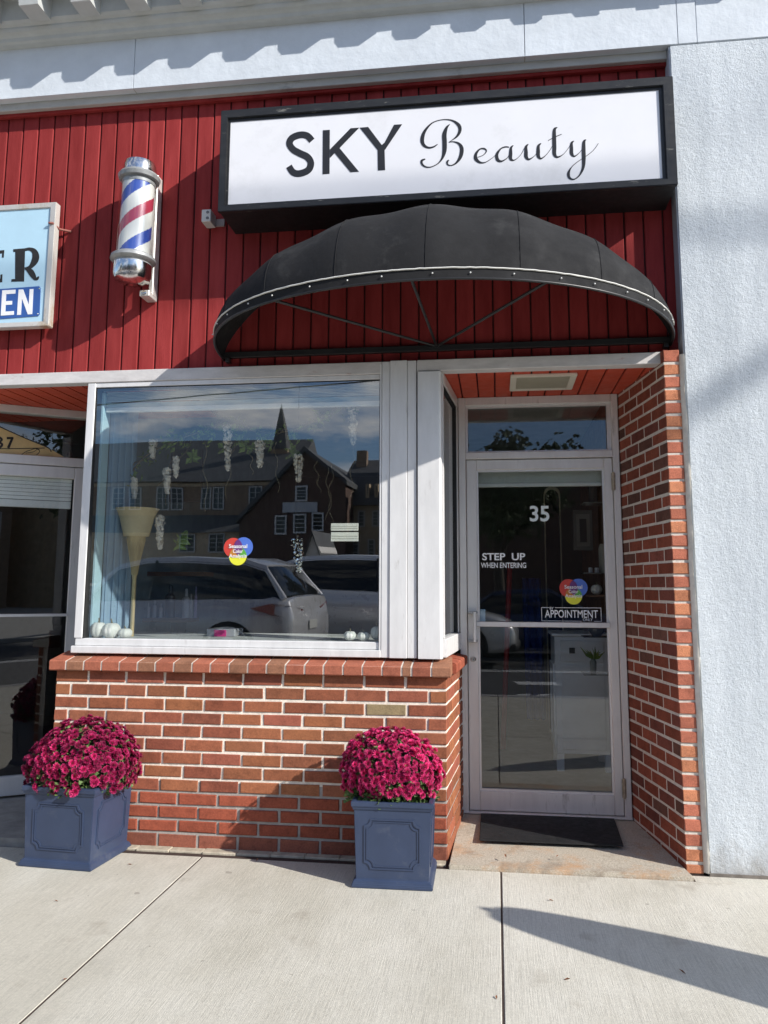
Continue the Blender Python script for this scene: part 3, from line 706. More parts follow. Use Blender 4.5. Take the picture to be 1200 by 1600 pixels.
# wisteria garland
LEAF = M('vine_leaf', (.16, .24, .05), .55, var=.35, vs=20); WOODV = M('vine_stem', (.16, .13, .08), .85); BLOS = M('cream_blossom', (.85, .77, .66), .7, var=.12, vs=30)
gar = thing('wisteria_garland', 'artificial wisteria garland with cream flower clusters hanging across the shop window', 'garland', tuple(oy(400, 680, .42)))
gp = [oy(u, v, .42) for u, v in ((190, 760), (225, 715), (270, 690), (320, 672), (360, 660), (420, 675), (470, 668), (520, 640), (560, 625))]
pth = [Vector(p) for p in catmull([tuple(p) for p in gp], 8)]
mb = MB(); mb.tube(pth, .006, 6); mb.tube([p+Vector((.02*math.sin(i*.8), .02*math.cos(i*.8), .012*math.sin(i*1.3))) for i, p in enumerate(pth)], .004, 5)
random.seed(11)
def leaf(mb, p, d, L_, w):
    d = d.normalized(); s = d.orthogonal().normalized(); s = Matrix.Rotation(random.uniform(0, 6.28), 3, d) @ s
    n_ = d.cross(s)*.15*L_
    mb.add([p, p+d*L_*.4+s*w+n_, p+d*L_, p+d*L_*.4-s*w+n_], [(0, 1, 2, 3)])
lm = MB()
for i in range(230):
    p = random.choice(pth)+Vector((random.gauss(0, .03), random.gauss(0, .03), random.gauss(-.01, .03)))
    leaf(lm, p, Vector((random.gauss(0, 1), random.gauss(0, 1), random.gauss(-.5, .7))), random.uniform(.03, .065), random.uniform(.008, .016))
for (u, v) in ((383, 697), (372, 690), (395, 700), (410, 690), (350, 700), (300, 715), (455, 708), (280, 850), (285, 842)):
    c = oy(u, v, .42)
    for k in range(7): leaf(lm, c, Vector((math.cos(k), .2, math.sin(k*1.7))), .06, .02)
for (u, v, u2, v2) in ((270, 700, 260, 790), (320, 690, 322, 800), (392, 700, 394, 742), (430, 690, 435, 770), (492, 720, 500, 770), (510, 730, 518, 815), (520, 725, 512, 812), (365, 690, 352, 780), (300, 690, 250, 760), (552, 700, 548, 790)):
    a = oy(u, v, .42); b = oy(u2, v2, .42); m_ = [a+(b-a)*t+Vector((.012*math.sin(t*13+u), .01*math.cos(t*9), 0)) for t in [i/14 for i in range(15)]]
    mb.tube(m_, .0028, 5)
mb.build('vine_stem', WOODV, gar, smooth=60); lm.build('leaves', LEAF, gar)
for (u, v0, v1, w) in ((357, 664, 735, 9), (407, 690, 729, 8), (467, 712, 752, 8), (552, 638, 694, 9), (251, 806, 858, 8), (262, 733, 770, 6), (211, 748, 778, 6), (276, 715, 745, 5), (240, 690, 715, 6)):
    fm = MB()
    for k in range(150):
        t = random.random(); v = v0+(v1-v0)*t; rr = w*.0033*(1-.75*t**1.5)*random.uniform(.3, 1.0); a = random.uniform(0, 2*PI); c = oy(u, v, .42)+Vector((rr*math.cos(a)*1.0, rr*math.sin(a)-.01, 0))
        d = Vector((math.cos(a), math.sin(a), random.uniform(-.5, .7))).normalized(); s = d.orthogonal().normalized(); s = Matrix.Rotation(random.uniform(0, 6.3), 3, d) @ s; q = d.cross(s); l = random.uniform(.014, .022)
        fm.add([c-q*l*.5, c+s*l*.8, c+q*l*.6+d*l*.5, c-s*l*.8, c+d*l*.55], [(0, 1, 4), (1, 2, 4), (2, 3, 4), (3, 0, 4)])
    fm.build('flower_cluster', BLOS, gar)

# crystal hanging ornament
orn = thing('crystal_ornament', 'sparkling silver crystal ornament hanging behind the middle right of the shop window', 'ornament', tuple(oy(463, 850, .4)))
CRY = M('crystal_silver', (.85, .86, .84), .08, metal=1, var=.1)
mb = MB(); random.seed(8)
for k in range(70):
    t = random.random(); u = 463+random.uniform(-9, 9)*(1-.5*t)+t*5; v = 838+55*t; c = oy(u, v, .14+random.uniform(-.02, .02)); r = random.uniform(.004, .010)
    R = Matrix.Rotation(random.uniform(0, 6), 3, Vector((random.random(), random.random(), 1)).normalized())
    vs = [c+R @ Vector(p)*r for p in ((1, 0, 0), (0, 1, 0), (-1, 0, 0), (0, -1, 0), (0, 0, 1.5), (0, 0, -1.5))]
    mb.add(vs, [(0, 1, 4), (1, 2, 4), (2, 3, 4), (3, 0, 4), (1, 0, 5), (2, 1, 5), (3, 2, 5), (0, 3, 5)])
mb.build('crystals', CRY, orn); mb = MB(); a = oy(463, 838, .14); mb.tube([a, a+Vector((0, 0, .9))], .0012, 5); mb.build('cord', BLACKM, orn)

# product shelf with bottles
sh = thing('wall_shelf', 'brown wooden shelf low behind the shop window holding hair product bottles', 'shelf', tuple(oy(230, 965, 1.6)))
a = oy(160, 958, 1.6); b = oy(300, 972, 1.6); mb = MB(); mb.box(a.x, b.x, 1.5, 1.75, b.z, b.z+.03, ch=.003); mb.build('board', M('shelf_wood', (.20, .10, .05), .5, var=.3, vs=4, stretch=(1, 6, 6)), sh); shz = b.z+.031
for bx_ in (a.x+.1, b.x-.13): mb = MB(); mb.box(bx_, bx_+.03, 1.52, 1.75, b.z-.16, b.z-.001); mb.build('bracket', BLACKM, sh)
BW = flat('bottle_white', (.62, .63, .66), .3); BD = flat('bottle_dark', (.05, .06, .06), .2); BT = flat('bottle_teal', (.12, .22, .22), .3); BP = flat('bottle_lilac', (.40, .34, .55), .3)
looks = [(165, 18, 9, BW, 'square white carton'), (193, 26, 11, BW, 'tall white carton'), (206, 26, 9, BW, 'narrow white carton'), (222, 27, 6, BW, 'slim white bottle'), (231, 24, 6, BW, 'white pump bottle'), (241, 27, 6, BW, 'white bottle with tapered cap'), (251, 22, 6, BW, 'short white bottle'), (265, 52, 16, BD, 'dark bottle with long neck'), (290, 46, 12, BW, 'large white bottle'), (298, 38, 6, BW, 'white bottle in the corner'), (305, 50, 5, BP, 'slim lilac tube')]
for i, (u, h, w, m_, nm) in enumerate(looks):
    c = oy(u, 960, 1.6); hh = h*.0046; ww = w*.0046/2; t = thing('product_bottle', nm+' on the wooden shelf behind the window, number of the row between lamp and sticker' if False else nm+' standing on the dim wooden shelf behind the window glass', 'bottle', (c.x, 1.6, shz), group='hair product bottles on the shelf')
    mb = MB(); 
    if 'carton' in nm: mb.box(c.x-ww, c.x+ww, 1.6-ww, 1.6+ww, shz, shz+hh, ch=.002); mb.build('body', m_, t)
    else:
        mb.lathe([(ww, 0), (ww, hh*.62), (ww*.9, hh*.68), (ww*.35, hh*.74)], (c.x, 1.6, shz), 16); mb.build('body', m_, t, smooth=50)
        mb = MB(); mb.lathe([(ww*.4, hh*.745), (ww*.4, hh*.95), (ww*.25, hh)], (c.x, 1.6, shz), 12); mb.build('cap', m_ if m_ is not BD else BD, t, smooth=50)
mb = MB(); a = oy(185, 890, 1.62); b = oy(262, 900, 1.62); mb.box(a.x, b.x+.3, 1.55, 1.78, b.z, b.z+.03); tag(mb.build('wall_shelf', MATS['shelf_wood']), 'upper wooden shelf behind the gold lamp in the shop window', 'shelf')
mb = MB(); mb.box(-2.64, -2.3, 1.9, 1.93, 2.0, 2.42, ch=.005); tag(mb.build('wall_picture', flat('dark_picture', (.06, .06, .06), .4)), 'dark picture on the pale wall behind the upper left of the window', 'picture')
mb = MB(); p = oy(345, 990, .5); mb.box(p.x-.07, p.x+.10, .45, .62, 1.0475, 1.09, ch=.003); tag(mb.build('display_box', flat('display_box_grey', (.42, .42, .45))), 'low grey display box standing under the sticker in the shop window', 'box')
mb = MB(); mb.box(p.x-.02, p.x+.05,   .440, .4485, 1.048, 1.085); tag(mb.build('price_tag', flat('tag_pink', (.70, .05, .25))), 'pink tag leaning on the grey display box in the window', 'tag')

# ================================================================== COLUMN + SIDE WINDOW
col = thing('metal_column', 'weathered pale aluminium clad column between the shop window and the door recess', 'column', (-.5, .1, .98))
mb = MB(); mb.box(-.5985, -.556, .044, .14, .974, 2.558, ch=.002); mb.build('cover_plate', ALU, col)
mb = MB(); mb.box(-.554, -.462, .036, .14, .973, 2.560, ch=.002); mb.build('cover_plate', ALU, col)
mb = MB(); mb.box(-.460, -.412, .040, .14, .974, 2.558, ch=.002); mb.build('cover_plate', ALU, col)
mb = MB(); mb.prism([(-.404, .028, .972), (-.288, .028, .972), (-.279, .036, .972), (-.2765, .075, .972), (-.404, .14, .972)], (0, 0, 1.520)); mb.build('corner_post', ALU, col, bevel=.0015)
swn = thing('side_window', 'narrow side window facing the door recess between the column and the door frame', 'window', (-.25, .4, 1))
SA = Vector((-.272, .078, 0)); SB = Vector((-.221, .742, 0)); se = (SB-SA).normalized(); sn = Vector((se.y, -se.x, 0)); SL = (SB-SA).length
def slab(mb, s0, s1, z0, z1, d0, d1): A_ = SA+se*s0; mb.prism([A_+sn*d0+Vector((0, 0, z0)), A_+se*(s1-s0)+sn*d0+Vector((0, 0, z0)), A_+se*(s1-s0)+sn*d1+Vector((0, 0, z0)), A_+sn*d1+Vector((0, 0, z0))], (0, 0, z1-z0))
mb = MB(); slab(mb, .002, .045, 1.075, 2.44, -.05, 0); mb.build('stile', ALU, swn, bevel=.002)
mb = MB(); slab(mb, SL-.05, SL, 1.075, 2.44, -.05, .003); mb.build('stile', ALUD, swn, bevel=.002)
mb = MB(); slab(mb, .002, SL, .976, 1.072, -.05, .012); mb.build('sill', ALU, swn, bevel=.003)
mb = MB(); slab(mb, .002, SL, 2.441, 2.50, -.05, .004); mb.build('head', ALUD, swn, bevel=.003)
mb = MB(); slab(mb, .045, .051, 1.073, 2.44, -.03, -.006); slab(mb, SL-.056, SL-.05, 1.073, 2.44, -.03, -.004); slab(mb, .05, SL-.05, 2.432, 2.44, -.03, -.004); mb.build('gasket', RUBBER, swn)
mb = MB(); slab(mb, .046, SL-.051, 1.073, 2.439, -.022, -.016); mb.build('glass_pane', GLASS_D, swn)

# ================================================================== DOOR FRAME + DOOR
YD = .76
fr = thing('door_frame', 'aluminium door frame with a wide transom window over the entrance numbered 35', 'door frame', (.26, YD, .05))
FL, FR = -.216, .742; DL, DR, DT, DBt = -.171, .700, 2.112, .062
mb = MB(); mb.box(FL, DL-.003, YD-.045, YD+.06, .046, 2.502, ch=.003); mb.build('jamb', ALUD, fr)
mb = MB(); mb.box(DR+.003, FR, YD-.045, YD+.06, .046, 2.502, ch=.003); mb.build('jamb', ALUD, fr)
mb = MB(); mb.box(DL-.0025, DR+.0025, YD-.045, YD+.06, 2.452, 2.502, ch=.003); mb.build('head', ALUD, fr)
mb = MB(); mb.box(DL-.0025, DR+.0025, YD-.045, YD+.06, DT+.004, 2.158, ch=.003); mb.build('transom_bar', ALUD, fr)
mb = MB(); mb.ring([(DL-.002, YD-.02, 2.158), (DR+.002, YD-.02, 2.158), (DR+.002, YD-.02, 2.452), (DL-.002, YD-.02, 2.452)], [(DL+.012, YD-.02, 2.168), (DR-.022, YD-.02, 2.168), (DR-.022, YD-.02, 2.438), (DL+.012, YD-.02, 2.438)], (0, .02, 0)); mb.build('glazing_bead', ALU2, fr)
mb = MB(); mb.box(DL, DR, YD+.004, YD+.010, 2.16, 2.45); mb.build('transom_glass', GLASS_D, fr)
mb = MB(); mb.box(FL, FR, YD-.05, YD+.06, .0455, .058, ch=.003); mb.build('threshold', ALUD, fr)
door = thing('glass_door', 'aluminium framed glass entrance door numbered 35 with white lettering', 'door', (.26, YD, .06))
st = .062
mb = MB(); mb.box(DL, DL+st, YD-.03, YD+.02, DBt, DT, ch=.004); mb.build('stile', ALUD, door)
mb = MB(); mb.box(DR-st+.012, DR, YD-.03, YD+.02, DBt, DT, ch=.004); mb.build('stile', ALUD, door)
mb = MB(); mb.box(DL+st+.0005, DR-st+.0115, YD-.03, YD+.02, 2.050, DT, ch=.004); mb.build('top_rail', ALUD, door)
mb = MB(); mb.box(DL+st+.0005, DR-st+.0115, YD-.03, YD+.02, DBt, .170, ch=.004); mb.build('bottom_rail', ALUD, door)
gx0, gx1 = DL+st, DR-st+.012
mb = MB(); mb.ring([(gx0, YD-.018, .170), (gx1, YD-.018, .170), (gx1, YD-.018, 2.05), (gx0, YD-.018, 2.05)], [(gx0+.010, YD-.018, .182), (gx1-.010, YD-.018, .182), (gx1-.010, YD-.018, 2.040), (gx0+.010, YD-.018, 2.040)], (0, .016, 0)); mb.build('glazing_bead', ALU2, door)
mb = MB(); mb.box(gx0+.002, gx1-.002, YD, YD+.006, .172, 2.048); mb.build('glass_pane', GLASS_D, door)
p = oy(850, 976, YD-.03); mb = MB(); mb.box(gx0-.01, gx1+.006, YD-.046, YD-.031, p.z-.015, p.z+.015, ch=.003); mb.build('push_bar', ALU2, door)
# pull handle, key cylinder, hinges, keypad
hx = oy(742, 980, YD-.08); zt_, zb_ = oy(742, 956, YD-.08).z, oy(742, 1003, YD-.08).z
mb = MB(); mb.tube([(hx.x, YD-.085, zb_-.0), (hx.x, YD-.085, zt_)], .0105, 12); h = mb.build('handle', ALU2, door, smooth=50)
for z in (zt_-.004, zb_+.004): mb = MB(); mb.box(hx.x-.040, hx.x+.014, YD-.092, YD-.0305, z-.007, z+.007, ch=.002); mb.build('handle_bracket', CASTG, h)
k = oy(739.5, 1030, YD-.03); mb = MB(); rot = Matrix.Rotation(PI/2, 3, 'X')
mb.lathe([(.015, 0), (.0165, .004), (.012, .010), (.001, .010)], (k.x, YD-.03, k.z), 24, axis=rot); l = mb.build('lock', CHROME, door, smooth=40)
mb = MB(); mb.box(k.x-.0015, k.x+.0015, YD-.0415, YD-.0395, k.z-.006, k.z+.006); mb.build('keyhole', RUBBER, l)
for v in (752, 1232):
    q = oy(957 if v < 900 else 972, v, YD-.05); q.x = DR+.0015
    mb = MB(); mb.tube([(q.x, YD-.052, q.z-.055), (q.x, YD-.052, q.z+.055)], .007, 10)
    for dz in (-.02, .02): mb.lathe([(.0085, dz-.002), (.0085, dz+.002)], (q.x, YD-.052, q.z), 10)
    mb.box(q.x-.012, q.x+.012, YD-.049, YD-.0455, q.z-.05, q.z+.05); mb.build('hinge', M('worn_brass_hinge', (.42, .36, .27), .5, metal=.5, var=.3, vs=40), door, smooth=40)
q0 = oy(750, 953, YD+.03); mb = MB(); mb.box(q0.x, q0.x+.032, YD+.012, YD+.05, q0.z-.075, q0.z+.005, ch=.003); kp = mb.build('latch_box', flat('latch_blue_grey', (.30, .45, .58)), door)
# lettering on the door glass
yl = YD-.0006; LW = flat('vinyl_lettering', (.90, .91, .90), .5)
def fit(nm, s, u0, v0, u1, v1, bold=0., parent=door, mat=LW, y=yl, th=.0006):
    a = oy(u0, v1, y); b = oy(u1, v0, y); return text(nm, s, mat, parent, a.x, b.x, a.z, b.z, y, bold, th)
fit('house_number', '35', 828, 790, 858, 815, .02, mat=flat('vinyl_grey_green', (.78, .85, .83)))
fit('lettering', 'STEP  UP', 753.5, 864, 820.5, 875.5, .022)
fit('lettering', 'WHEN ENTERING', 751.5, 879, 822, 887.5, .014)
fit('lettering', 'APPOINTMENT', 851.5, 953.5, 934, 965, .008)
fit('lettering', 'BY', 859, 948.5, 865, 952.3, .01); fit('lettering', 'ONLY', 911, 966.2, 926, 970.5, .01)
mb = MB(); a = oy(847, 970, yl); b = oy(938.5, 950, yl); t_ = .0028
c1 = oy(857.5, 950, yl).x; c2 = oy(867, 950, yl).x; d1 = oy(909, 970, yl).x; d2 = oy(928, 970, yl).x
for (x0, x1, z) in ((a.x, c1, b.z), (c2, b.x, b.z), (a.x, d1, a.z), (d2, b.x, a.z)): mb.box(x0, x1, yl-.0006, yl, z-t_/2, z+t_/2)
mb.box(a.x-t_, a.x, yl-.0006, yl, a.z-t_/2, b.z+t_/2); mb.box(b.x, b.x+t_, yl-.0006, yl, a.z-t_/2, b.z+t_/2); mb.build('lettering_border', LW, door)
sd = thing('sticker', 'smaller three-disc red, blue and yellow sticker reading Seasonal Color Analysis on the glass door', 'sticker', tuple(oy(896, 925, yl)), group='seasonal color analysis stickers')
seasonal(sd, 896, 924, .00312, yl)
mb = MB()
for i, (u0, u1, v, w) in enumerate(((884, 890, 942, .002), (890, 905, 958, .002), (905, 896, 969, .0015))): pass
# blind behind the door glass
db = thing('door_blind', 'grey-green raised blind across the top of the glass door', 'blind', (.26, .82, 2.0))
a = oy(747, 757, .82); b = oy(941, 741, .82); z0 = oy(845, 755, .82).z; mb = MB(); mb.box(gx0+.004, gx1-.004, .812, .828, z0, 2.07); mb.build('fabric', flat('door_blind_fabric', (.42, .45, .42)), db)
mb = MB(); mb.box(gx0+.004, gx1-.004, .806, .83, z0-.022, z0-.0005, ch=.003); mb.build('bottom_rail', flat('door_blind_rail', (.66, .68, .66)), db)

mat_ = MB(); a = Vector((-.103, .70, 0)); 
mat_.prism([(-.105, .205, .0455), (.618, .215, .0455), (.640, .705, .0455), (-.105, .700, .0455)], (0, 0, .009))
dm = mat_.build('doormat', M('black_rubber_mat', (.008, .0085, .010), .7, var=.4, vs=10, bs=160, bst=.6, bd=.004), bevel=.002); tag(dm, 'black rubber doormat lying on the granite step before the glass door', 'doormat')

# things inside the door
cab = thing('white_cabinet', 'white panelled cabinet standing on the shop floor behind the glass door', 'cabinet', (.45, 2.0, .05))
CW_ = flat('cabinet_white', (.86, .89, .92), .5)
cy = 1.9; A0 = oy(870, 1168, cy); 
x0 = oy(866, 1000, cy).x; x1 = oy(929, 1000, cy).x+.10; ztop = oy(900, 990, cy).z; 
mb = MB(); mb.box(x0, x1, cy, cy+.42, .17, ztop-.02, ch=.004); mb.build('carcass', CW_, cab)
mb = MB(); mb.box(x0-.02, x1+.02, cy-.02, cy+.44, ztop-.019, ztop, ch=.004); mb.build('top', CW_, cab)
for (xx, yy) in ((x0, cy), (x1-.05, cy), (x0, cy+.37), (x1-.05, cy+.37)): mb = MB(); mb.box(xx, xx+.05, yy, yy+.05, .051, .1695); mb.build('leg', CW_, cab)
mb = MB(); mb.ring([(x0-.001, cy+.03, .2), (x0-.001, cy+.39, .2), (x0-.001, cy+.39, ztop-.22), (x0-.001, cy+.03, ztop-.22)], [(x0-.001, cy+.07, .26), (x0-.001, cy+.35, .26), (x0-.001, cy+.35, ztop-.27), (x0-.001, cy+.07, ztop-.27)], (-.012, 0, 0)); mb.build('side_panel', CW_, cab)
mb = MB(); mb.box(x0+.04, x1-.04, cy-.014, cy-.001, ztop-.2, ztop-.05, ch=.003); mb.build('drawer', CW_, cab)
mb = MB(); mb.box((x0+x1)/2-.09, (x0+x1)/2-.05, cy-.026, cy-.0145, ztop-.14, ztop-.10); mb.build('knob', BLACKM, cab)
mb = MB(); mb.box(x0+.04, x1-.04, cy-.014, cy-.001, .2, ztop-.22, ch=.003); mb.build('cabinet_door', CW_, cab)
mir = thing('arched_mirror', 'tall dark arched mirror with a thin pale frame deep inside the shop', 'mirror', (.42, 3.4, .05))
cx_ = oy(863, 800, 3.4).x; rr = oy(876, 800, 3.4).x-oy(850, 800, 3.4).x; zt_ = oy(865, 760, 3.4).z
pts = [(cx_+rr*.5*math.cos(a), 3.4, zt_-rr*.5+rr*.5*math.sin(a)) for a in [PI*i/16 for i in range(17)]]+[(cx_-rr*.5, 3.4, .06), (cx_+rr*.5, 3.4, .06)]
cz = (zt_+.06)/2; ins = [(cx_+(p[0]-cx_)*.86, 3.4, cz+(p[2]-cz)*.975) for p in pts]
mb = MB(); mb.ring(pts, ins, (0, .03, 0)); mb.build('mirror_frame', flat('mirror_frame_brass', (.75, .68, .52)), mir)
mb = MB(); mb.prism([(p[0], 3.42, p[2]) for p in ins], (0, .008, 0)); mb.build('mirror_glass', flat('mirror_dark', (.03, .03, .035), .1), mir)
pic = thing('picture_frame', 'grey framed picture tilted in perspective on the inner wall seen through the door', 'picture', (.79, 2.2, 1.6))
mb = MB(); pA = oy(897, 860, 2.6); pB = oy(925, 797, 2.6)
mb.box(pA.x, pB.x, 2.60, 2.63, pA.z, pB.z, ch=.004); mb.build('frame', flat('frame_grey', (.20, .20, .19)), pic)
w4 = pB.x-pA.x; h4 = pB.z-pA.z; mb = MB(); mb.box(pA.x+w4*.15, pB.x-w4*.15, 2.594, 2.5995, pA.z+h4*.1, pB.z-h4*.1); mb.build('mount', flat('mount_pale', (.34, .33, .30)), pic)
mb = MB(); mb.box(pA.x+w4*.32, pB.x-w4*.32, 2.588, 2.5935, pA.z+h4*.2, pB.z-h4*.22); mb.build('print', flat('print_dark', (.03, .03, .03)), pic)
for (v, lab, items) in ((895, 'middle glass shelf with small jars', 'jar'), (994, 'glass shelf with a dark bowl', 'bowl'), (1052, 'lower glass shelf holding a leafy plant', 'plant'), (786, 'upper glass shelf with a dark bottle', 'bottle')):
    a = oy(915, v, 1.3); mb = MB(); mb.box(a.x-.02, .795, 1.22, 1.42, a.z-.006, a.z, ch=.002)
    tag(mb.build('glass_shelf', flat('shelf_glass_dark', (.20, .22, .21), .15)), lab+' on the brown wall inside the door', 'shelf', 'glass shelves inside the door')
    cx2 = a.x+.05; z = a.z+.0005
    if items == 'bottle':
        mb = MB(); mb.lathe([(.03, 0), (.03, .12), (.012, .145), (.010, .175), (.001, .175)], (cx2, 1.3, z), 16); tag(mb.build('bottle', BD, smooth=50), 'dark bottle on the topmost glass shelf inside the door', 'bottle')
    if items == 'jar':
        for dx, lab2 in ((-.02, 'left'), (.02, 'right')):
            mb = MB(); mb.lathe([(.014, 0), (.014, .03), (.010, .034), (.001, .034)], (cx2+dx, 1.28, z), 12); tag(mb.build('jar', BW, smooth=50), lab2+' one of two small pale jars on the middle glass shelf', 'jar', 'two small jars')
        mb = MB(); mb.lathe([(.034, 0), (.036, .16), (.025, .19), (.001, .19)], (cx2+.075, 1.32, z), 16); tag(mb.build('vase', flat('vase_cream', (.38, .36, .31)), smooth=50), 'cream vase on the middle glass shelf inside the door', 'vase')
    if items == 'bowl':
        mb = MB(); mb.lathe([(.025, 0), (.05, .03), (.052, .05), (.001, .05)], (cx2+.02, 1.3, z), 16); tag(mb.build('bowl', BD, smooth=50), 'dark bowl on the glass shelf beside the door push bar', 'bowl')
    if items == 'plant':
        t = thing('potted_plant', 'small leafy plant in a narrow vase on the lower glass shelf', 'plant', (cx2, 1.3, z))
        mb = MB(); mb.lathe([(.018, 0), (.022, .07), (.014, .09), (.001, .09)], (cx2, 1.3, z), 14); mb.build('pot', flat('pot_grey', (.2, .22, .2)), t, smooth=50)
        mb = MB(); 
        for k in range(16): leaf(mb, Vector((cx2, 1.3, z+.085)), Vector((math.cos(k*2.4), math.sin(k*2.4)*.6, random.uniform(.4, 1.3))), random.uniform(.07, .12), .010)
        mb.build('leaves', LEAF, t)

a = oy(783, 985, 2.6); b = oy(793, 880, 2.6); mb = MB(); mb.tube([(a.x, 2.6, .06), (b.x+.02, 2.66, b.z)], .022, 10); tag(mb.build('red_streak_pole', flat('streak_red', (.45, .03, .03)), smooth=60), 'invented leaning red pole standing in for the red streak in the door glass', 'pole')  # invented pole, put in for a red streak visible in the door glass
a = oy(820, 965, 2.9); mb = MB(); n = 18; vs = []; fs = []
for i in range(n+1):
    x = a.x+i*.16/n; y = 2.9+.03*math.sin(i*1.1)
    vs += [(x, y, .25), (x-.02, y, 1.42), (x+.003, y+.01, .25), (x-.017, y+.01, 1.42)]
for i in range(n): fs += [(4*i, 4*i+4, 4*i+5, 4*i+1), (4*i+2, 4*i+3, 4*i+7, 4*i+6), (4*i+1, 4*i+5, 4*i+7, 4*i+3), (4*i, 4*i+2, 4*i+6, 4*i+4)]
mb.add(vs, fs); tag(mb.build('blue_streak_cloth', flat('streak_blue', (.03, .07, .30), .8), smooth=60), 'invented hanging blue cloth standing in for the blue streak in the door glass', 'cape')  # made-up cloth that supplies the blue streak in the door glass
wp = oy(932, 921, 1.32); pumpkin(932, 921, 18, 16, 1.32, 'white pumpkin on a shelf inside the door beside the round sticker')
mb = MB(); mb.box(wp.x-.06, .795, 1.24, 1.42, oy(932, 929.5, 1.32).z-.012, oy(932, 929.5, 1.32).z-.001); tag(mb.build('wooden_shelf', MATS['shelf_wood']), 'small wooden shelf carrying the white pumpkin inside the door', 'shelf')

# ================================================================== LEFT NEIGHBOUR DOORWAY
AN = math.atan2(.288, .438); P0 = Vector((-2.70, .865, 0)); FRM = Matrix.Translation(P0) @ Matrix.Rotation(AN, 4, 'Z'); FI = FRM.inverted()
def lp(u, v, off=0.):
    """photo pixel -> local (x, z) on the angled doorway plane"""
    o = FI @ EYE; d = FI.to_3x3() @ ray(u, v); t = (off-o.y)/d.y; q = o+d*t; return q.x, q.z
class LMB(MB):
    def build(s, *a, **k): s.v = [FRM @ p for p in s.v]; return MB.build(s, *a, **k)
nf = thing('door_frame', 'aluminium frame and transom window of the neighbouring doorway numbered 37', 'door frame', tuple(P0), AN)
zh = lp(60, 648.5)[1]; zt0 = lp(60, 713)[1]; zt1 = lp(60, 727)[1]; xr = lp(130, 800)[0]; xs = lp(113, 800)[0]
print('left doorway', zh, zt0, zt1, xr, xs, lp(60, 641), lp(60, 1210), lp(40, 1238))
mb = LMB(); mb.box(xr-.0, xr+.05, -.03, .06, .04, 2.5, ch=.003); mb.build('jamb', ALUD, nf)
mb = LMB(); mb.box(-1.52, xr-.001, -.03, .06, zh, 2.502, ch=.003); mb.build('head', ALUD, nf)
mb = LMB(); mb.box(-1.52, xr-.001, -.03, .06, zt1, zt0, ch=.003); mb.build('transom_bar', ALUD, nf)
mb = LMB(); mb.box(-1.52, xr-.001, .004, .010, zt0, zh); mb.build('transom_glass', GLASS_D, nf)
mb = LMB(); mb.box(-1.52, xr-.001, .012, .02, zt0+.10, zt0+.106); mb.build('gasket', RUBBER, nf)
# painted transom panel: straw gable with 37 and a bird
ps = thing('transom_sign', 'straw coloured gable shaped transom panel painted with black 37 and a small bird', 'sign', tuple(FRM @ Vector((-.7, .03, 2.1))), AN)
T = lambda u, v, o=.003: (lp(u, v, o)[0], o, lp(u, v, o)[1])
a = T(-40, 645); mb = LMB(); mb.prism([T(-90, 712, -.003), T(100, 714, -.003), T(74, 699, -.003), T(0, 667, -.003), T(-40, 650, -.003), T(-90, 672, -.003)], (0, .004, 0)); mb.build('panel', M('straw_paint', (.62, .48, .22), .6, var=.2, vs=6), ps)
mb = LMB()
def lstroke(pts, w): stroke(mb, [(u, v, w) for u, v in pts], lambda x, y: T(x, y, -.0045), (0, .001, 0))
lstroke([(-10, 663), (0, 667), (38, 684), (74, 699), (80, 706)], 1.6); lstroke([(-20, 701), (20, 701), (70, 700)], 1.2)
lstroke([(33, 711), (40, 706), (48, 703), (56, 701), (62, 705), (57, 711)], 1); lstroke([(40, 708), (52, 706), (58, 702)], .8); lstroke([(56, 701), (62, 702)], .8)
mb.build('line_drawing', RUBBER, ps)
mb = LMB()
for (u0, v0, s_) in ((-6, 682, '3'), (8, 682, '7')): pass
w7 = 3.6
stroke(mb, [(10.5, 684.5, w7), (21, 684.5, w7)], lambda x, y: T(x, y, -.0045), (0, .001, 0), 1); stroke(mb, [(19.6, 684, w7), (12.8, 700, w7+.6)], lambda x, y: T(x, y, -.0045), (0, .001, 0), 1)
stroke(mb, [(-5.5, 686, 3), (-1, 683.6, 3.4), (2.8, 687, 3.4), (-1.2, 691, 3)], lambda x, y: T(x, y, -.0045), (0, .001, 0)); stroke(mb, [(-1.2, 691, 3), (3.4, 694.5, 3.6), (-.5, 699, 3.6), (-5.5, 697, 3)], lambda x, y: T(x, y, -.0045), (0, .001, 0))
mb.build('house_number', RUBBER, ps)
pv = LMB(); c = T(108.5, 713, .05); pv.lathe([(.016, 0), (.024, .02), (.022, .035), (.014, .045), (.018, .05), (.001, .05)], (c[0], .05, zt0+.001), 16); tag(pv.build('small_pot', flat('pot_dark', (.06, .055, .05)), smooth=50), 'little dark pot on the transom ledge beside the number 37 panel', 'pot')
nd = thing('glass_door', 'neighbouring glass door with lowered white slats at the left edge under the number 37', 'door', tuple(P0), AN)
zb0 = lp(40, 1210)[1]; zr = lp(60, 746)[1]
mb = LMB(); mb.box(xs, xr-.004, -.025, .02, .06, zt1-.004, ch=.004); mb.build('stile', ALUD, nd)
mb = LMB(); mb.box(-1.52, xs-.0005, -.025, .02, zr, zt1-.004, ch=.004); mb.build('top_rail', ALUD, nd)
mb = LMB(); mb.box(-1.52, xs-.0005, -.025, .02, .055, max(zb0, .12), ch=.004); mb.build('bottom_rail', ALUD, nd)
mb = LMB(); mb.box(-1.52, xs-.0005, -.002, .004, max(zb0, .12), zr); mb.build('glass_pane', GLASS_D, nd)
